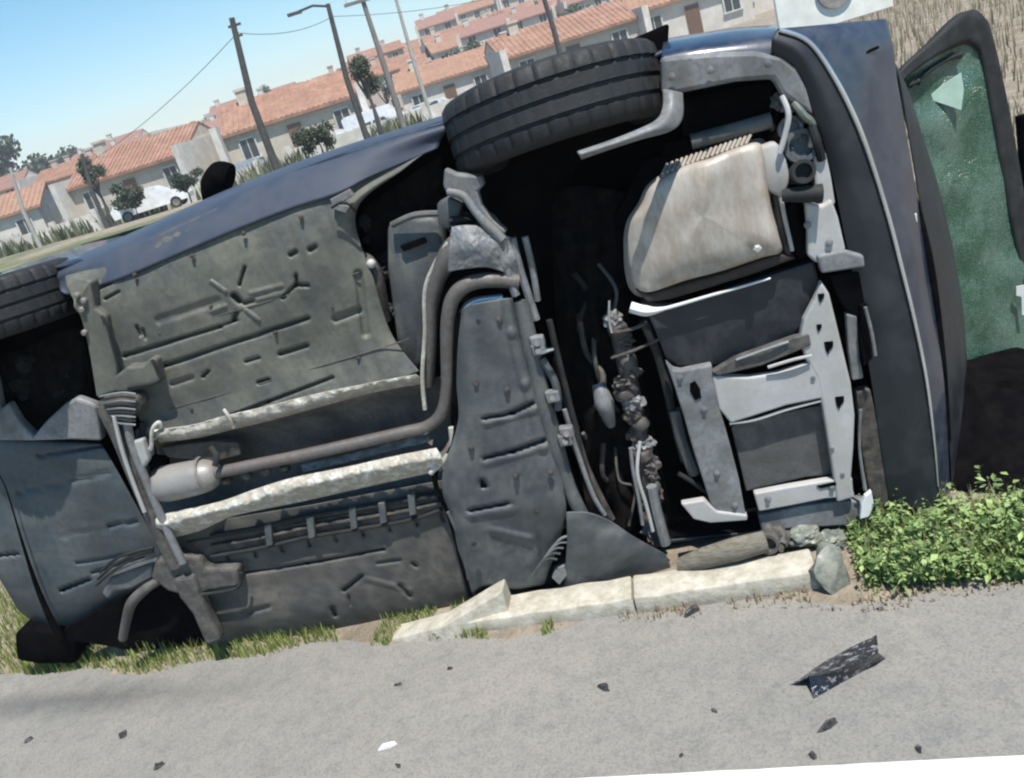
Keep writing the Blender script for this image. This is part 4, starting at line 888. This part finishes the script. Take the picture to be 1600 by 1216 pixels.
# leafy weeds: stems with many small leaves
def weeds(n, fx):
    vs = []; fs = []
    for _ in range(n):
        x, y, hm = fx(); b0 = Vector((x, y, zt(x, y))); a = rg.uniform(0, 6.28); hh = hm * rg.uniform(.3, 1.35); ln_ = Vector((math.cos(a), math.sin(a), 0)) * hh * rg.uniform(.1, .8)
        for k in range(rg.randint(7, 14)):
            t = rg.random() ** .7; c = b0 + ln_ * t + Vector((rg.gauss(0, .010), rg.gauss(0, .010), hh * t))
            u = Vector((rg.gauss(0, 1), rg.gauss(0, 1), rg.gauss(0, .5))).normalized(); v = u.cross(Vector((rg.gauss(0, .5), rg.gauss(0, .5), 1))).normalized()
            L = rg.choice([.008, .012, .016, .024, .032]) * rg.uniform(.8, 1.2); W_ = L * rg.uniform(.35, .6); i0 = len(vs)
            vs += [c, c + u * L * .5 + v * W_ * .5, c + u * L + Vector((0, 0, -L * .15)), c + u * L * .5 - v * W_ * .5]; fs.append((i0, i0 + 1, i0 + 2, i0 + 3))
    return vs, fs
wp = [gnd(1368, 922), gnd(1600, 903)]
def fx():
    t = rg.random() ** .9 * 1.9; d = rg.random() ** 1.2 * .30
    p = wp[0].lerp(wp[1], t) + Vector((.2, .97, 0)) * d
    return p.x + rg.gauss(0, .01), p.y, (.04 + .035 * min(1, t * 3) + .05 * math.exp(-((t - .33) / .07) ** 2)) * (1 if d < .3 else .8) * (1 + .9 * noise.noise(Vector((p.x * 11, p.y * 11, 0))))
tag(raw('weeds', *weeds(2300, fx), ML), kind='stuff')
blades('weed_stems', [Vector((a, b, zt(a, b))) for a, b, c in (fx() for _ in range(1500))], 03e-2, .12, .0022, MGr, rg=rg)
blades('dry_grass', [Vector((a, b, zt(a, b))) for a, b, c in (fx() for _ in range(350))], .04, .15, .0022, MD, rg=rg)
# verge pebbles and grit
def stones(name, pts, r0, r1, m_):
    bm = bmesh.new()
    for p in pts:
        r = rg.uniform(r0, r1); q = bmesh.ops.create_icosphere(bm, subdivisions=1, radius=r)['verts']
        for v in q: v.co = Vector((v.co.x * rg.uniform(.7, 1.3), v.co.y * rg.uniform(.7, 1.3), v.co.z * rg.uniform(.4, .8))) + p
    return tag(finish(name, bm, m_, None, False, False), kind='stuff')
MS = mat('grit', (.34, .32, .28), .9, 0, (.15, .13, .10), .5, 25, .2)
stones('gravel', vg(900, -3, 1.6, -.10, .06), .002, .007, MS)
stones('gravel', [Vector((rg.uniform(-2.5, 1.8), 0, 0)) for _ in range(0)] + [Vector((x, y, .005)) for x, y in ((rg.uniform(-2.6, 1.8), rg.uniform(1.0, 3.2)) for _ in range(700)) if y < edge_y(x)], .0012, .0035, MS)

# ================================================================== DEBRIS ON THE ROAD
def debris():
    root_m = mat('scuffed black plastic', (.012, .014, .022), .22, 0, (.45, .45, .50), .18, 22, .4, 90, sharp=.03)
    a, b, c, d = gnd(1234, 1078), gnd(1272, 1094), gnd(1384, 1032), gnd(1374, 1014)
    e_, f_ = gnd(1262, 1056), gnd(1340, 1030)
    up = Vector((0, 0, 1)); bm = bmesh.new()
    P_ = [a + up * .006, b + up * .004, c + up * .006, gnd(1378, 1050) + up * .06, gnd(1268, 1078) + up * .045, gnd(1300, 1076) + up * .05, gnd(1240, 1066) + up * .004, gnd(1370, 1000) + up * .004, gnd(1290, 1030) + up * .004]
    tops = [P_[4], P_[5], gnd(1340, 1066) + up * .058, P_[3]]
    fr = [b + up * .002, b.lerp(c, .35) + up * .002, b.lerp(c, .7) + up * .002, c + up * .006]
    bk = [gnd(1236, 1072) + up * .004, gnd(1288, 1040) + up * .012, gnd(1330, 1022) + up * .02, gnd(1372, 1006) + up * .03]
    rows = [fr, tops, bk]; V = [[bm.verts.new(p) for p in r] for r in rows]
    for r in range(2):
        for i in range(3): bm.faces.new((V[r][i], V[r][i + 1], V[r + 1][i + 1], V[r + 1][i]))
    bmesh.ops.subdivide_edges(bm, edges=bm.edges[:], cuts=3, use_grid_fill=True)
    for v in bm.verts: v.co += Vector((0, 0, 1)) * .004 * noise.noise(v.co * 60)
    for v in bm.verts: v.co.z = max(v.co.z, .0055)
    o = finish('broken_trim_piece', bm, root_m); s = o.modifiers.new('t', 'SOLIDIFY'); s.thickness = .003
    return tag(o, 'largest broken piece of black plastic trim lying folded on the asphalt', 'debris')
debris()
SH = [(622, 1070, 9, 'small black shard on the asphalt below the wedge shaped kerb slab'), (945, 1076, 17, 'black jagged shard on the asphalt in the middle of the road, below the kerb'),
      (1298, 1133, 24, 'long black sliver lying just below the largest broken piece of trim'), (1116, 1111, 9, 'tiny black shard left of the largest broken piece of trim'),
      (1064, 1181, 9, 'tiny dark shard above the left part of the white line'), (1270, 1181, 12, 'dark shard just above the middle of the white line'),
      (1436, 1172, 13, 'upright black shard near the right end of the white line'), (45, 1157, 10, 'black shard at the left edge of the road'), (194, 1149, 15, 'slim dark shard second from the left on the road'),
      (250, 1197, 13, 'dark shard at the bottom edge, lower left of the road'), (1084, 957, 22, 'dark lump among dry tufts against the front of the kerb'), (1376, 953, 10, 'small brown shard on the road in front of the green weeds'),
      (704, 1045, 9, 'tiny grey shard just below the foot of the wedge shaped slab'), (622, 1197, 9, 'grey shard at the bottom edge near the middle of the road')]
MB_ = mat('black plastic shard', (.02, .02, .024), .45, 0, (.12, .11, .10), .3, 30, .3)
for x, y, s, lab in SH:
    c = gnd(x, y, .005); mpp = (c - CAM).length / FPX; r = s * mpp * .6; bm = bmesh.new(); n = 7; ang = rg.uniform(0, 6.28)
    ring = []
    for k in range(n):
        a = 6.283 * k / n; rad = r * rg.uniform(.45, 1.1); p = Vector((math.cos(a) * rad * (1.7 if s > 20 else 1.2), math.sin(a) * rad * (.4 if s > 20 else .8), 0)); p.rotate(Matrix.Rotation(ang if s < 20 else .35, 3, 'Z')); ring.append(p)
    lo = [bm.verts.new(p) for p in ring]; hi = [bm.verts.new(p * .8 + Vector((0, 0, r * rg.uniform(.2, .75)))) for p in ring]
    bm.faces.new(hi); bm.faces.new(lo[::-1])
    for k in range(n): bm.faces.new((lo[k], lo[(k + 1) % n], hi[(k + 1) % n], hi[k]))
    o = finish('plastic_shard', bm, MB_); o.location = c; tag(o, lab, 'debris', 'plastic shards scattered on the road')
c = gnd(606, 1167, .006)
bm = bmesh.new(); q = [(-.03, -.006, 0), (.005, -.012, 0), (.03, -.002, 0), (.022, .010, 0), (-.012, .008, 0)]
a = [bm.verts.new(p) for p in q]; b = [bm.verts.new((p[0] * .9, p[1] * .9, .006 + .004 * i % .006)) for i, p in enumerate(q)]
bm.faces.new(b); bm.faces.new(a[::-1]); [bm.faces.new((a[i], a[(i + 1) % 5], b[(i + 1) % 5], b[i])) for i in range(5)]
o = finish('paper_scrap', bm, M['white']); o.location = c; tag(o, 'small white flake lying on the asphalt left of the middle', 'debris')
# crushed pieces between car, kerb and weeds
lump('crushed_fog_lamp', 1256, 838, .02, .055, .03, .04, M['lens'], seed=2)
lump('crushed_fog_lamp', 1300, 846, .03, .05, .035, .04, M['lens'], seed=5)
lump('crushed_bumper_foam', 1210, 842, .02, .04, .045, .05, M['beam'], seed=7)
tube('air_duct', [(1062, 884, .06), (1100, 872, .08), (1150, 858, .09), (1196, 846, .08)], [.024, .034, .038, .034], mat('ribbed brown duct', (.20, .185, .15), .7, 0, (.08, .07, .05), .45, 14, .9, 60, stretch=(1, 1, 6)), car, 16)
cyl('duct_mouth', 1200, 852, .10, .034, .05, M['beam'], True, -60)
bm = bmesh.new(); c = gnd(1314, 925, 0)
lathe(bm, [(.001, .02), (.04, .018), (.062, .006), (.068, -.01), (.064, -.016), (.04, .006), (.001, .01)], 20)
for v in bm.verts: v.co *= 1 + .5 * noise.noise(v.co * 22); v.co.z *= 1.2; v.co.x *= .9
bmesh.ops.transform(bm, matrix=Matrix.Translation(c + Vector((0, .03, .055))) @ Matrix.Rotation(R_(62), 4, 'X') @ Matrix.Rotation(R_(12), 4, 'Y'), verts=bm.verts)
tag(finish('broken_lamp_lens', bm, mat('scratched grey lens', (.10, .115, .10), .35, 0, (.22, .22, .18), .5, 18, .6, 40), None, True), 'dusty grey broken lamp lens leaning between kerb end and weeds', 'debris')

# ================================================================== SIGN BOARD BEHIND THE CAR
c = far(1299, -14, 4.4); sg = empty('sign_board', (c.x, c.y, zt(c.x, c.y)), R_(-6)); tag(sg, 'white sign board with a grey disc standing behind the front of the car', 'sign')
z0 = c.z - sg.location.z
bm = bmesh.new(); box(bm, (0, 0, z0), (.535, .02, .30)); bevel(bm, .004); finish('board', bm, mat('white sign face', (.85, .85, .80), .5, 0, (.6, .58, .5), .1, 8, .05), sg)
bm = bmesh.new(); lathe(bm, [(.001, .014), (.088, .014), (.088, 0), (.001, 0)], 32); bmesh.ops.transform(bm, matrix=Matrix.Translation((.01, -.01, z0 + .01)) @ Matrix.Rotation(R_(90), 4, 'X'), verts=bm.verts); finish('disc', bm, mat('grey disc', (.20, .18, .18), .6, 0, (.35, .33, .3), .4, 12), sg, True)
bm = bmesh.new(); box(bm, (0, .03, z0 / 2 + .05), (.05, .03, z0 + .15)); finish('post', bm, M['steel'], sg)

# ================================================================== THE TOWN BEYOND
MW = [mat('white render', (.82, .79, .75), .85, 0, (.50, .45, .39), .6, .5, .3, 5, grime=.15), mat('cream render', (.72, .64, .54), .85, 0, (.42, .37, .31), .6, .5, .3, 5, grime=.15), mat('pinkish render', (.68, .55, .50), .85, 0, (.42, .36, .32), .6, .5, .3, 5, grime=.15)]
MR = [mat('terracotta tiles', (.40, .18, .105), .85, 0, (.20, .12, .09), .6, .8, .8, 6, col2=(.42, .25, .18), grime=.25), mat('pale orange tiles', (.46, .25, .155), .85, 0, (.24, .15, .115), .6, .8, .8, 6, grime=.25), mat('brownish tiles', (.30, .17, .14), .85, 0, (.2, .12, .1), .4, 1.2, .8, 6)]
MWi = mat('window glass', (.05, .06, .07), .2, 0, None, 0, 3, 0); MFr = mat('window frame', (.6, .6, .58), .6, 0, None, 0, 3, 0); MDo = mat('door', (.16, .09, .06), .6, 0, None, 0, 3, 0)
def B(name, items, m_, par):
    bm = bmesh.new()
    for c, s in items: box(bm, c, s)
    return finish(name, bm, m_, par)
def house(w_, d_, h_, rh, wm, rm, nwin, storeys, fins, chim):
    e = empty('house')
    B('wall', [((0, d_ / 2, h_ / 2 - 1), (w_, d_, h_ + 2))], wm, e)
    bm = bmesh.new(); o_ = .35; x0 = w_ / 2 + (0 if fins else o_)
    pts = [(-o_, h_ - .12), (d_ / 2, h_ + rh), (d_ + o_, h_ - .12), (d_ + o_, h_ - .3), (d_ / 2, h_ + rh - .2), (-o_, h_ - .3)]
    A = [bm.verts.new((-x0, y, z)) for y, z in pts]; Bv = [bm.verts.new((x0, y, z)) for y, z in pts]
    for i in range(6): bm.faces.new((A[i], A[(i + 1) % 6], Bv[(i + 1) % 6], Bv[i]))
    bm.faces.new(A[::-1]); bm.faces.new(Bv)
    # raised tile rolls down the slope
    k = int(w_ / .38)
    for i in range(k):
        x = -x0 + .3 + i * (2 * x0 - .6) / (k - 1); L = math.hypot(d_ / 2 + o_, rh + .12)
        box(bm, (x, (d_ / 2 - o_) / 2, (h_ - .12 + h_ + rh) / 2 + .02), (.13, L, .05), Matrix.Rotation(math.atan2(rh + .12, d_ / 2 + o_), 3, 'X'))
    rf = finish('roof', bm, rm, e)
    bm = bmesh.new()     # gable triangles
    for x in (-w_ / 2 + .05, w_ / 2 - .05):
        bm = bmesh.new()
        v = [bm.verts.new((x + dx, y, z)) for dx in (-.04, .04) for y, z in ((0, h_ - .02), (d_, h_ - .02), (d_ / 2, h_ + rh - .25))]
        bm.faces.new(v[:3]); bm.faces.new(v[3:][::-1]); [bm.faces.new((v[i], v[(i + 1) % 3], v[3 + (i + 1) % 3], v[3 + i])) for i in range(3)]
        finish('gable', bm, wm, e)
    if fins:
        for x in (-w_ / 2, w_ / 2): B('party_wall', [((x, d_ * .35, (h_ + .5) / 2 - 1), (.45, d_ * .9 + 1.4, h_ + 2.4)), ], MW[0], e)
    for j in range(chim):
        cx = -w_ * .3 + j * w_ * .5; B('chimney', [((cx, d_ * .45, h_ + rh * .9), (.7, .6, 1.5)), ((cx, d_ * .45, h_ + rh * .9 + .8), (.85, .75, .15))], wm, rf)
    for s in range(storeys):
        for i in range(nwin):
            x = -w_ / 2 + w_ * (i + .5) / nwin; z = 1.45 + s * 2.7
            if s == 0 and i == nwin // 2:
                B('door', [((x, -.03, 1.0), (.95, .1, 2.1))], MDo, e); continue
            wn_ = B('window', [((x - .55, -.05, z), (.1, .12, 1.2)), ((x + .55, -.05, z), (.1, .12, 1.2)), ((x, -.05, z + .6), (1.2, .12, .1)), ((x, -.06, z - .62), (1.35, .2, .1)), ((x, -.04, z), (.06, .08, 1.2))], MFr, e)
            B('pane', [((x, -.02, z), (1.05, .05, 1.15))], MWi, wn_)
    return e
protos = [house(10, 7, 2.7, 1.5, MW[1], MR[0], 3, 1, True, 1), house(8, 7, 2.8, 1.4, MW[0], MR[1], 3, 1, False, 1), house(9, 7, 5.2, 1.3, MW[2], MR[0], 3, 2, False, 2),
          house(7, 6.5, 5.0, 1.4, MW[0], MR[2], 2, 2, True, 1), house(11, 7.5, 5.1, 1.4, MW[1], MR[1], 4, 2, True, 2)]
desc = ['low cream house with white party walls', 'low white house with pale roof', 'two storey pinkish house', 'narrow two storey white house', 'wide two storey cream house']
def copy_tree(o, par=None):
    c = o.copy(); sc.collection.objects.link(c); c.parent = par
    for ch in list(o.children): copy_tree(ch, c)
    return c
ordn = ['first', 'second', 'third', 'fourth', 'fifth', 'sixth', 'seventh', 'eighth', 'ninth', 'tenth', 'eleventh', 'twelfth', 'thirteenth', 'fourteenth', 'fifteenth', 'sixteenth', 'seventeenth', 'eighteenth', 'nineteenth', 'twentieth']
used = set(); rh = random.Random(21)
nm = ['nearest', 'second', 'third', 'fourth', 'fifth', 'sixth', 'seventh', 'eighth', 'topmost']
rows = [(y, -12 - y * .36 + (10 if y > 120 else 0), y * .40 + 2, sc_, nm[i] + ' row') for i, (y, sc_) in enumerate([(70, 1), (82, .75), (92, .72), (103, .75), (114, .8), (125, .78), (137, .85), (148, .9), (160, .9)])]
wid = [10, 8, 9, 7, 11]
for ri, (y, xa, xb, hs_, rn) in enumerate(rows):
    x = xa; k = 0
    while x < xb and k < 20:
        t = rh.choice([0, 1, 0, 1, 0] if ri == 0 else [0, 1, 0, 1, 2, 3]) if ri < 8 else rh.choice([2, 3, 4, 1, 0])
        o = protos[t] if t not in used else copy_tree(protos[t]); used.add(t)
        yy = y + rh.uniform(-3, 3); xx = x + wid[t] / 2 * hs_; f_ = hs_ * rh.uniform(.9, 1.1); o.scale = (f_, f_, f_ * rh.uniform(.9, 1.15))
        o.location = (xx, yy, zt(xx, yy) + .1); o.rotation_euler = (0, 0, R_(rh.uniform(-14, 10)))
        tag(o, '%s, %s from left in the %s' % (desc[t], ordn[k], rn), 'house', 'houses of the town beyond the car')
        x += wid[t] * hs_ + rh.choice([.1, .3, .8, 2.5]); k += 1
for i, t in enumerate(range(5)):
    if t not in used: protos[t].location = (30 + i * 12, 175, zt(30, 175)); tag(protos[t], desc[t] + ' behind the ridge', 'house')

# ---- trees
def tree(x, y, hh, cr, label, squash=1.0, leaves=2600, name='tree'):
    z = zt(x, y); e = empty(name, (x, y, z)); tag(e, label, 'tree', 'trees in the town')
    bm = bmesh.new(); tubepts(bm, crm([Vector((0, 0, -.3)), Vector((.08, 0, hh * .35)), Vector((-.05, .05, hh * .7)), Vector((0, 0, hh * .9))], 4), [.16 * hh / 6] * 4 + [.1 * hh / 6] * 4 + [.06 * hh / 6] * 5, 8)
    for i in range(5):
        a = i * 1.3; tubepts(bm, [Vector((0, 0, hh * .45)), Vector((math.cos(a) * cr * .4, math.sin(a) * cr * .4, hh * .62)), Vector((math.cos(a) * cr * .7, math.sin(a) * cr * .7, hh * .8))], [.06, .04, .02], 6)
    finish('trunk', bm, M['darkred'], e, True)
    vs = []; fs = []; cl = [Vector((rg.gauss(0, .45), rg.gauss(0, .45), rg.gauss(0, .45))) for _ in range(9)]
    for _ in range(leaves):
        c = rg.choice(cl); p = c + Vector((rg.gauss(0, 1), rg.gauss(0, 1), rg.gauss(0, 1))).normalized() * rg.uniform(.15, .5)
        p = Vector((p.x * cr, p.y * cr, hh * .78 + p.z * cr * squash)); u = Vector((rg.gauss(0, 1), rg.gauss(0, 1), rg.gauss(0, 1))).normalized(); v = u.orthogonal().normalized(); L = cr * .17; i0 = len(vs)
        vs += [p, p + u * L * .5 + v * L * .35, p + u * L, p + u * L * .5 - v * L * .35]; fs.append((i0, i0 + 1, i0 + 2, i0 + 3))
    raw('crown', vs, fs, MT, e)
def at(px, py, d): p = far(px, py, d); return p
def tree_px(px, py_top, d, cr, label, sq=1.0, lv=2600):
    p = at(px, py_top, d); h_ = p.z - zt(p.x, d) - cr * .3 * sq; tree(p.x, d, max(h_, 1.5), cr, label, sq, lv)
tree_px(124, 236, 58, .8, 'small round dark tree behind the slim pole, left end of the town')
tree_px(545, 62, 40, .62, 'dark ragged tree top beside the lamp pole', 1.5)
tree_px(492, 212, 34, .55, 'dark green conical bush standing just over the blue sill', 1.0)
tree_px(190, 226, 130, 1.8, 'dark tree above the roof at the left')
tree_px(262, 222, 150, 2.0, 'dark spreading tree on the ridge left of the tall pole', .6)
tree_px(322, 202, 152, 2.6, 'dark flat tree on the ridge nearest the tall pole', .6)
tree_px(420, 146, 160, 2.4, 'round dark tree on the ridge right of the tall pole')
tree_px(30, 262, 150, 5, 'large grey green tree at the far left of the ridge', .8)
tree_px(85, 250, 170, 5, 'grey green tree second from the left on the ridge', .8)
tree_px(215, 340, 50, .9, 'low green bush in front of the nearest houses, left', .6)
tree_px(296, 312, 48, .7, 'low green bush in front of the nearest houses, beside the mirror', .6)
tree_px(740, 90, 95, 2.2, 'dark tree among roofs above the front wheel', .8)

tj = random.Random(5)
gl = []
for ri, yy in enumerate([76, 87, 98, 108, 120, 131]):      # small garden trees between the rows
    for k, xx in enumerate(sorted(tj.uniform(-12 - yy * .3, yy * .3 - 6) for _ in range(4))): gl.append((xx, yy, 'small dark garden tree, %s from left behind the %s row' % (ordn[k], nm[ri])))
for xx, yy, lb in gl:
    tree(xx, yy, tj.uniform(2.2, 4.5), tj.uniform(.8, 1.6), lb, .9, 500)
sp_ = []
for _ in range(5200):
    y = tj.uniform(52, 67); x = tj.uniform(-12 - y * .36, y * .2)
    if noise.noise(Vector((x / 3.5, y / 4, 5))) > .02: sp_.append(Vector((x, y, zt(x, y))))
blades('scrub', sp_, .3, 1.3, .10, leafmat('olive scrub', (.04, .055, .025), (.20, .20, .11)), rg=tj)
# ---- poles
MPo = mat('dark timber pole', (.045, .045, .05), .8, 0, (.10, .09, .08), .4, 3, .5, 20); MPl = mat('pale concrete pole', (.42, .40, .37), .8, 0, (.3, .28, .25), .3, 3, .3)
def pole(xt, yt, xb, yb, d, r, m_, label, top='cross', cat='utility pole', name='utility_pole'):
    b = at(xb, yb, d); t = at(xt, yt, d); b = Vector((b.x, d, zt(b.x, d) - .1)); hh = t.z - b.z
    e = empty(name, b); tag(e, label, cat, 'poles along the far road' if name == 'utility_pole' else None)
    bm = bmesh.new(); tubepts(bm, [Vector((0, 0, 0)), Vector((0, 0, hh * .5)), Vector((t.x - b.x, 0, hh))], [r, r * .85, r * .65], 10); finish('shaft', bm, m_, e, True)
    dx = t.x - b.x
    if top == 'cross':
        B('crossarm', [((dx, -.1, hh - .5), (1.5, .12, .12))], m_, e)
        for k in (-.6, 0, .6):
            bm = bmesh.new(); lathe(bm, [(.001, 0), (.05, 0), (.06, .06), (.03, .1), (.05, .14), (.001, .2)], 10); bmesh.ops.translate(bm, vec=(dx + k, -.1, hh - .44), verts=bm.verts); finish('insulator', bm, M['white'], e, True)
    if top == 'lamp':
        bm = bmesh.new(); tubepts(bm, [Vector((dx, 0, hh - .1)), Vector((dx - .6, 0, hh + .1)), Vector((dx - 1.2, 0, hh + .05))], .05, 8); finish('lamp_arm', bm, m_, e, True)
        B('lamp_head', [((dx - 1.4, 0, hh + .02), (.6, .2, .12))], MPo, e)
    if top == 'stub':
        B('bracket', [((dx, 0, hh - .25), (.45, .08, .08)), ((dx, 0, hh - .6), (.3, .08, .08))], m_, e)
    return e, Vector((t.x, d, t.z))
e1, t1 = pole(362, 28, 432, 262, 34, .15, MPo, 'dark tapering pole standing alone against the sky', 'stub')
e2, t2 = pole(512, 6, 572, 212, 40, .14, MPo, 'dark lamp pole with ragged greenery halfway up', 'lamp')
e3, t3 = pole(560, -20, 630, 195, 38, .13, mat('grey timber pole', (.20, .18, .17), .8, 0, None, 0, 3, .3), 'grey pole right of the lamp pole', 'cross')
e4, t4 = pole(612, -25, 668, 165, 60, .14, MPl, 'slim pale pole crossing the pink roofs', 'cross')
e5, t5 = pole(838, -40, 876, 88, 45, .15, MPo, 'dark pole rising above the raised front wheel', 'cross')
e6, t6 = pole(128, 240, 174, 368, 46, .12, MPo, 'slim dark pole in front of the leftmost houses', 'stub')
e7, t7 = pole(16, 262, 72, 404, 40, .10, MPl, 'pale slanting pole at the far left', 'stub')
for a, b, lab in [(t1, t2, 'thin wire strung from the lone dark pole to the lamp pole'), (t6, t1, 'thin wire strung from the slim left pole to the lone dark pole'), (t2, t5, 'thin wire strung from the lamp pole over the town')]:
    pts = []
    for i in range(25):
        t = i / 24; p = a.lerp(b, t) - Vector((0, 0, .5 + 3.2 * t * (1 - t) * .35)); pts.append(p)
    bm = bmesh.new(); tubepts(bm, pts, .012, 5); tag(finish('overhead_wire', bm, MPo, None, True), lab, 'wire', 'overhead wires')

# ---- parked cars beyond
MWc = mat('white car paint', (.75, .76, .78), .3, 0, None, 0, 3, 0, coat=.5); MGc = mat('silver car paint', (.42, .44, .47), .3, .4, None, 0, 3, 0, coat=.5)
def pcar(loc, rz, m_, label, van=False):
    e = empty('parked_car', loc, rz); tag(e, label, 'car', 'cars parked in front of the town')
    prof = [(-2.1, .35), (-2.15, .8), (-1.95, 1.0), (-1.5, 1.42), (-.2, 1.48), (.5, 1.4), (1.1, .98), (1.95, .82), (2.1, .6), (2.08, .35)] if not van else [(-2.4, .35), (-2.45, 1.9), (-2.2, 2.05), (.9, 2.05), (1.5, 1.35), (2.2, 1.05), (2.3, .6), (2.25, .35)]
    bm = bmesh.new(); A = [bm.verts.new((x, -.82 + (.14 if z > 1.1 else 0), z)) for x, z in prof]; Bv = [bm.verts.new((x, .82 - (.14 if z > 1.1 else 0), z)) for x, z in prof]
    k = len(prof)
    for i in range(k): bm.faces.new((A[i], A[(i + 1) % k], Bv[(i + 1) % k], Bv[i]))
    bm.faces.new(A[::-1]); bm.faces.new(Bv); bevel(bm, .05, 2); finish('body', bm, m_, e, True)
    for s in (-1, 1):
        for x0, x1 in ((-1.35, -.5), (-.42, .5)):
            bm = bmesh.new(); y = s * .80; v = [bm.verts.new(q) for q in ((x0, y, .98), (x1 + (.25 if x1 > 0 else 0), y, .98), (x1, s * .70, 1.36), (x0 + .1, s * .70, 1.36))]; w2 = [bm.verts.new(q.co - Vector((0, s * .05, 0))) for q in v]
            bm.faces.new(v); bm.faces.new(w2[::-1]); [bm.faces.new((v[i], w2[i], w2[(i + 1) % 4], v[(i + 1) % 4])) for i in range(4)]; finish('side_window', bm, MWi, e)
    for x in (-1.35, 1.35):
        for s in (-1, 1):
            bm = bmesh.new(); lathe(bm, [(.2, -.1), (.3, -.1), (.32, -.05), (.32, .05), (.3, .1), (.2, .1)], 20); bmesh.ops.transform(bm, matrix=Matrix.Translation((x, s * .76, .32)) @ Matrix.Rotation(R_(90), 4, 'X'), verts=bm.verts); wl = finish('wheel', bm, M['tyre'], e, True)
            bm = bmesh.new(); lathe(bm, [(.001, -.06), (.2, -.09), (.2, .09), (.001, .06)], 16); bmesh.ops.transform(bm, matrix=Matrix.Translation((x, s * .76, .32)) @ Matrix.Rotation(R_(90), 4, 'X'), verts=bm.verts); finish('rim', bm, M['steel'], wl, True)
for px, py, d, m_, lab, vn in [(528, 222, 62, MWc, 'white parked car just right of the dark conical bush', False), (596, 198, 66, MWc, 'white parked van between the lamp pole and the grey pole', True), (662, 176, 64, MWc, 'white parked car right beside the raised front wheel', False), (392, 268, 60, MGc, 'silver parked car behind the lone dark pole', False), (240, 318, 52, MWc, 'white parked car left of the black door mirror', False)]:
    p = at(px, py, d); pcar((p.x, d, zt(p.x, d)), R_(rg.uniform(-15, 15) + (180 if px % 4 else 0)), m_, lab, vn)
# low white garden walls in front of the nearest row
for i, (xa, xb, y) in enumerate([(-33, -22, 60), (-20, -11, 59), (-9, 3, 60)]):
    bm = bmesh.new(); xm = (xa + xb) / 2; box(bm, (xm, y, zt(xm, y) + .4), (xb - xa, .2, 1.4)); n = int((xb - xa) / 2.5)
    for k in range(n + 1): box(bm, (xa + k * (xb - xa) / n, y - .02, zt(xm, y) + .5), (.35, .35, 1.7))
    tag(finish('garden_wall', bm, MW[0]), ['leftmost low white garden wall below the nearest houses', 'middle low white garden wall below the nearest houses', 'rightmost low white garden wall below the nearest houses'][i], 'wall', 'low white garden walls')

# ================================================================== AIR
bm = bmesh.new(); box(bm, (0, 444, 22), (1300, 920, 48)); hz = finish('haze', bm, bpy.data.materials.new('haze air'))
hm = hz.data.materials[0]; hm.use_nodes = True; hn = hm.node_tree; hn.nodes.remove(hn.nodes['Principled BSDF'])
pv = hn.nodes.new('ShaderNodeVolumePrincipled'); pv.inputs['Color'].default_value = (.93, .95, 1, 1); pv.inputs['Density'].default_value = .0009
hn.links.new(pv.outputs[0], hn.nodes['Material Output'].inputs['Volume']); tag(hz, kind='stuff')
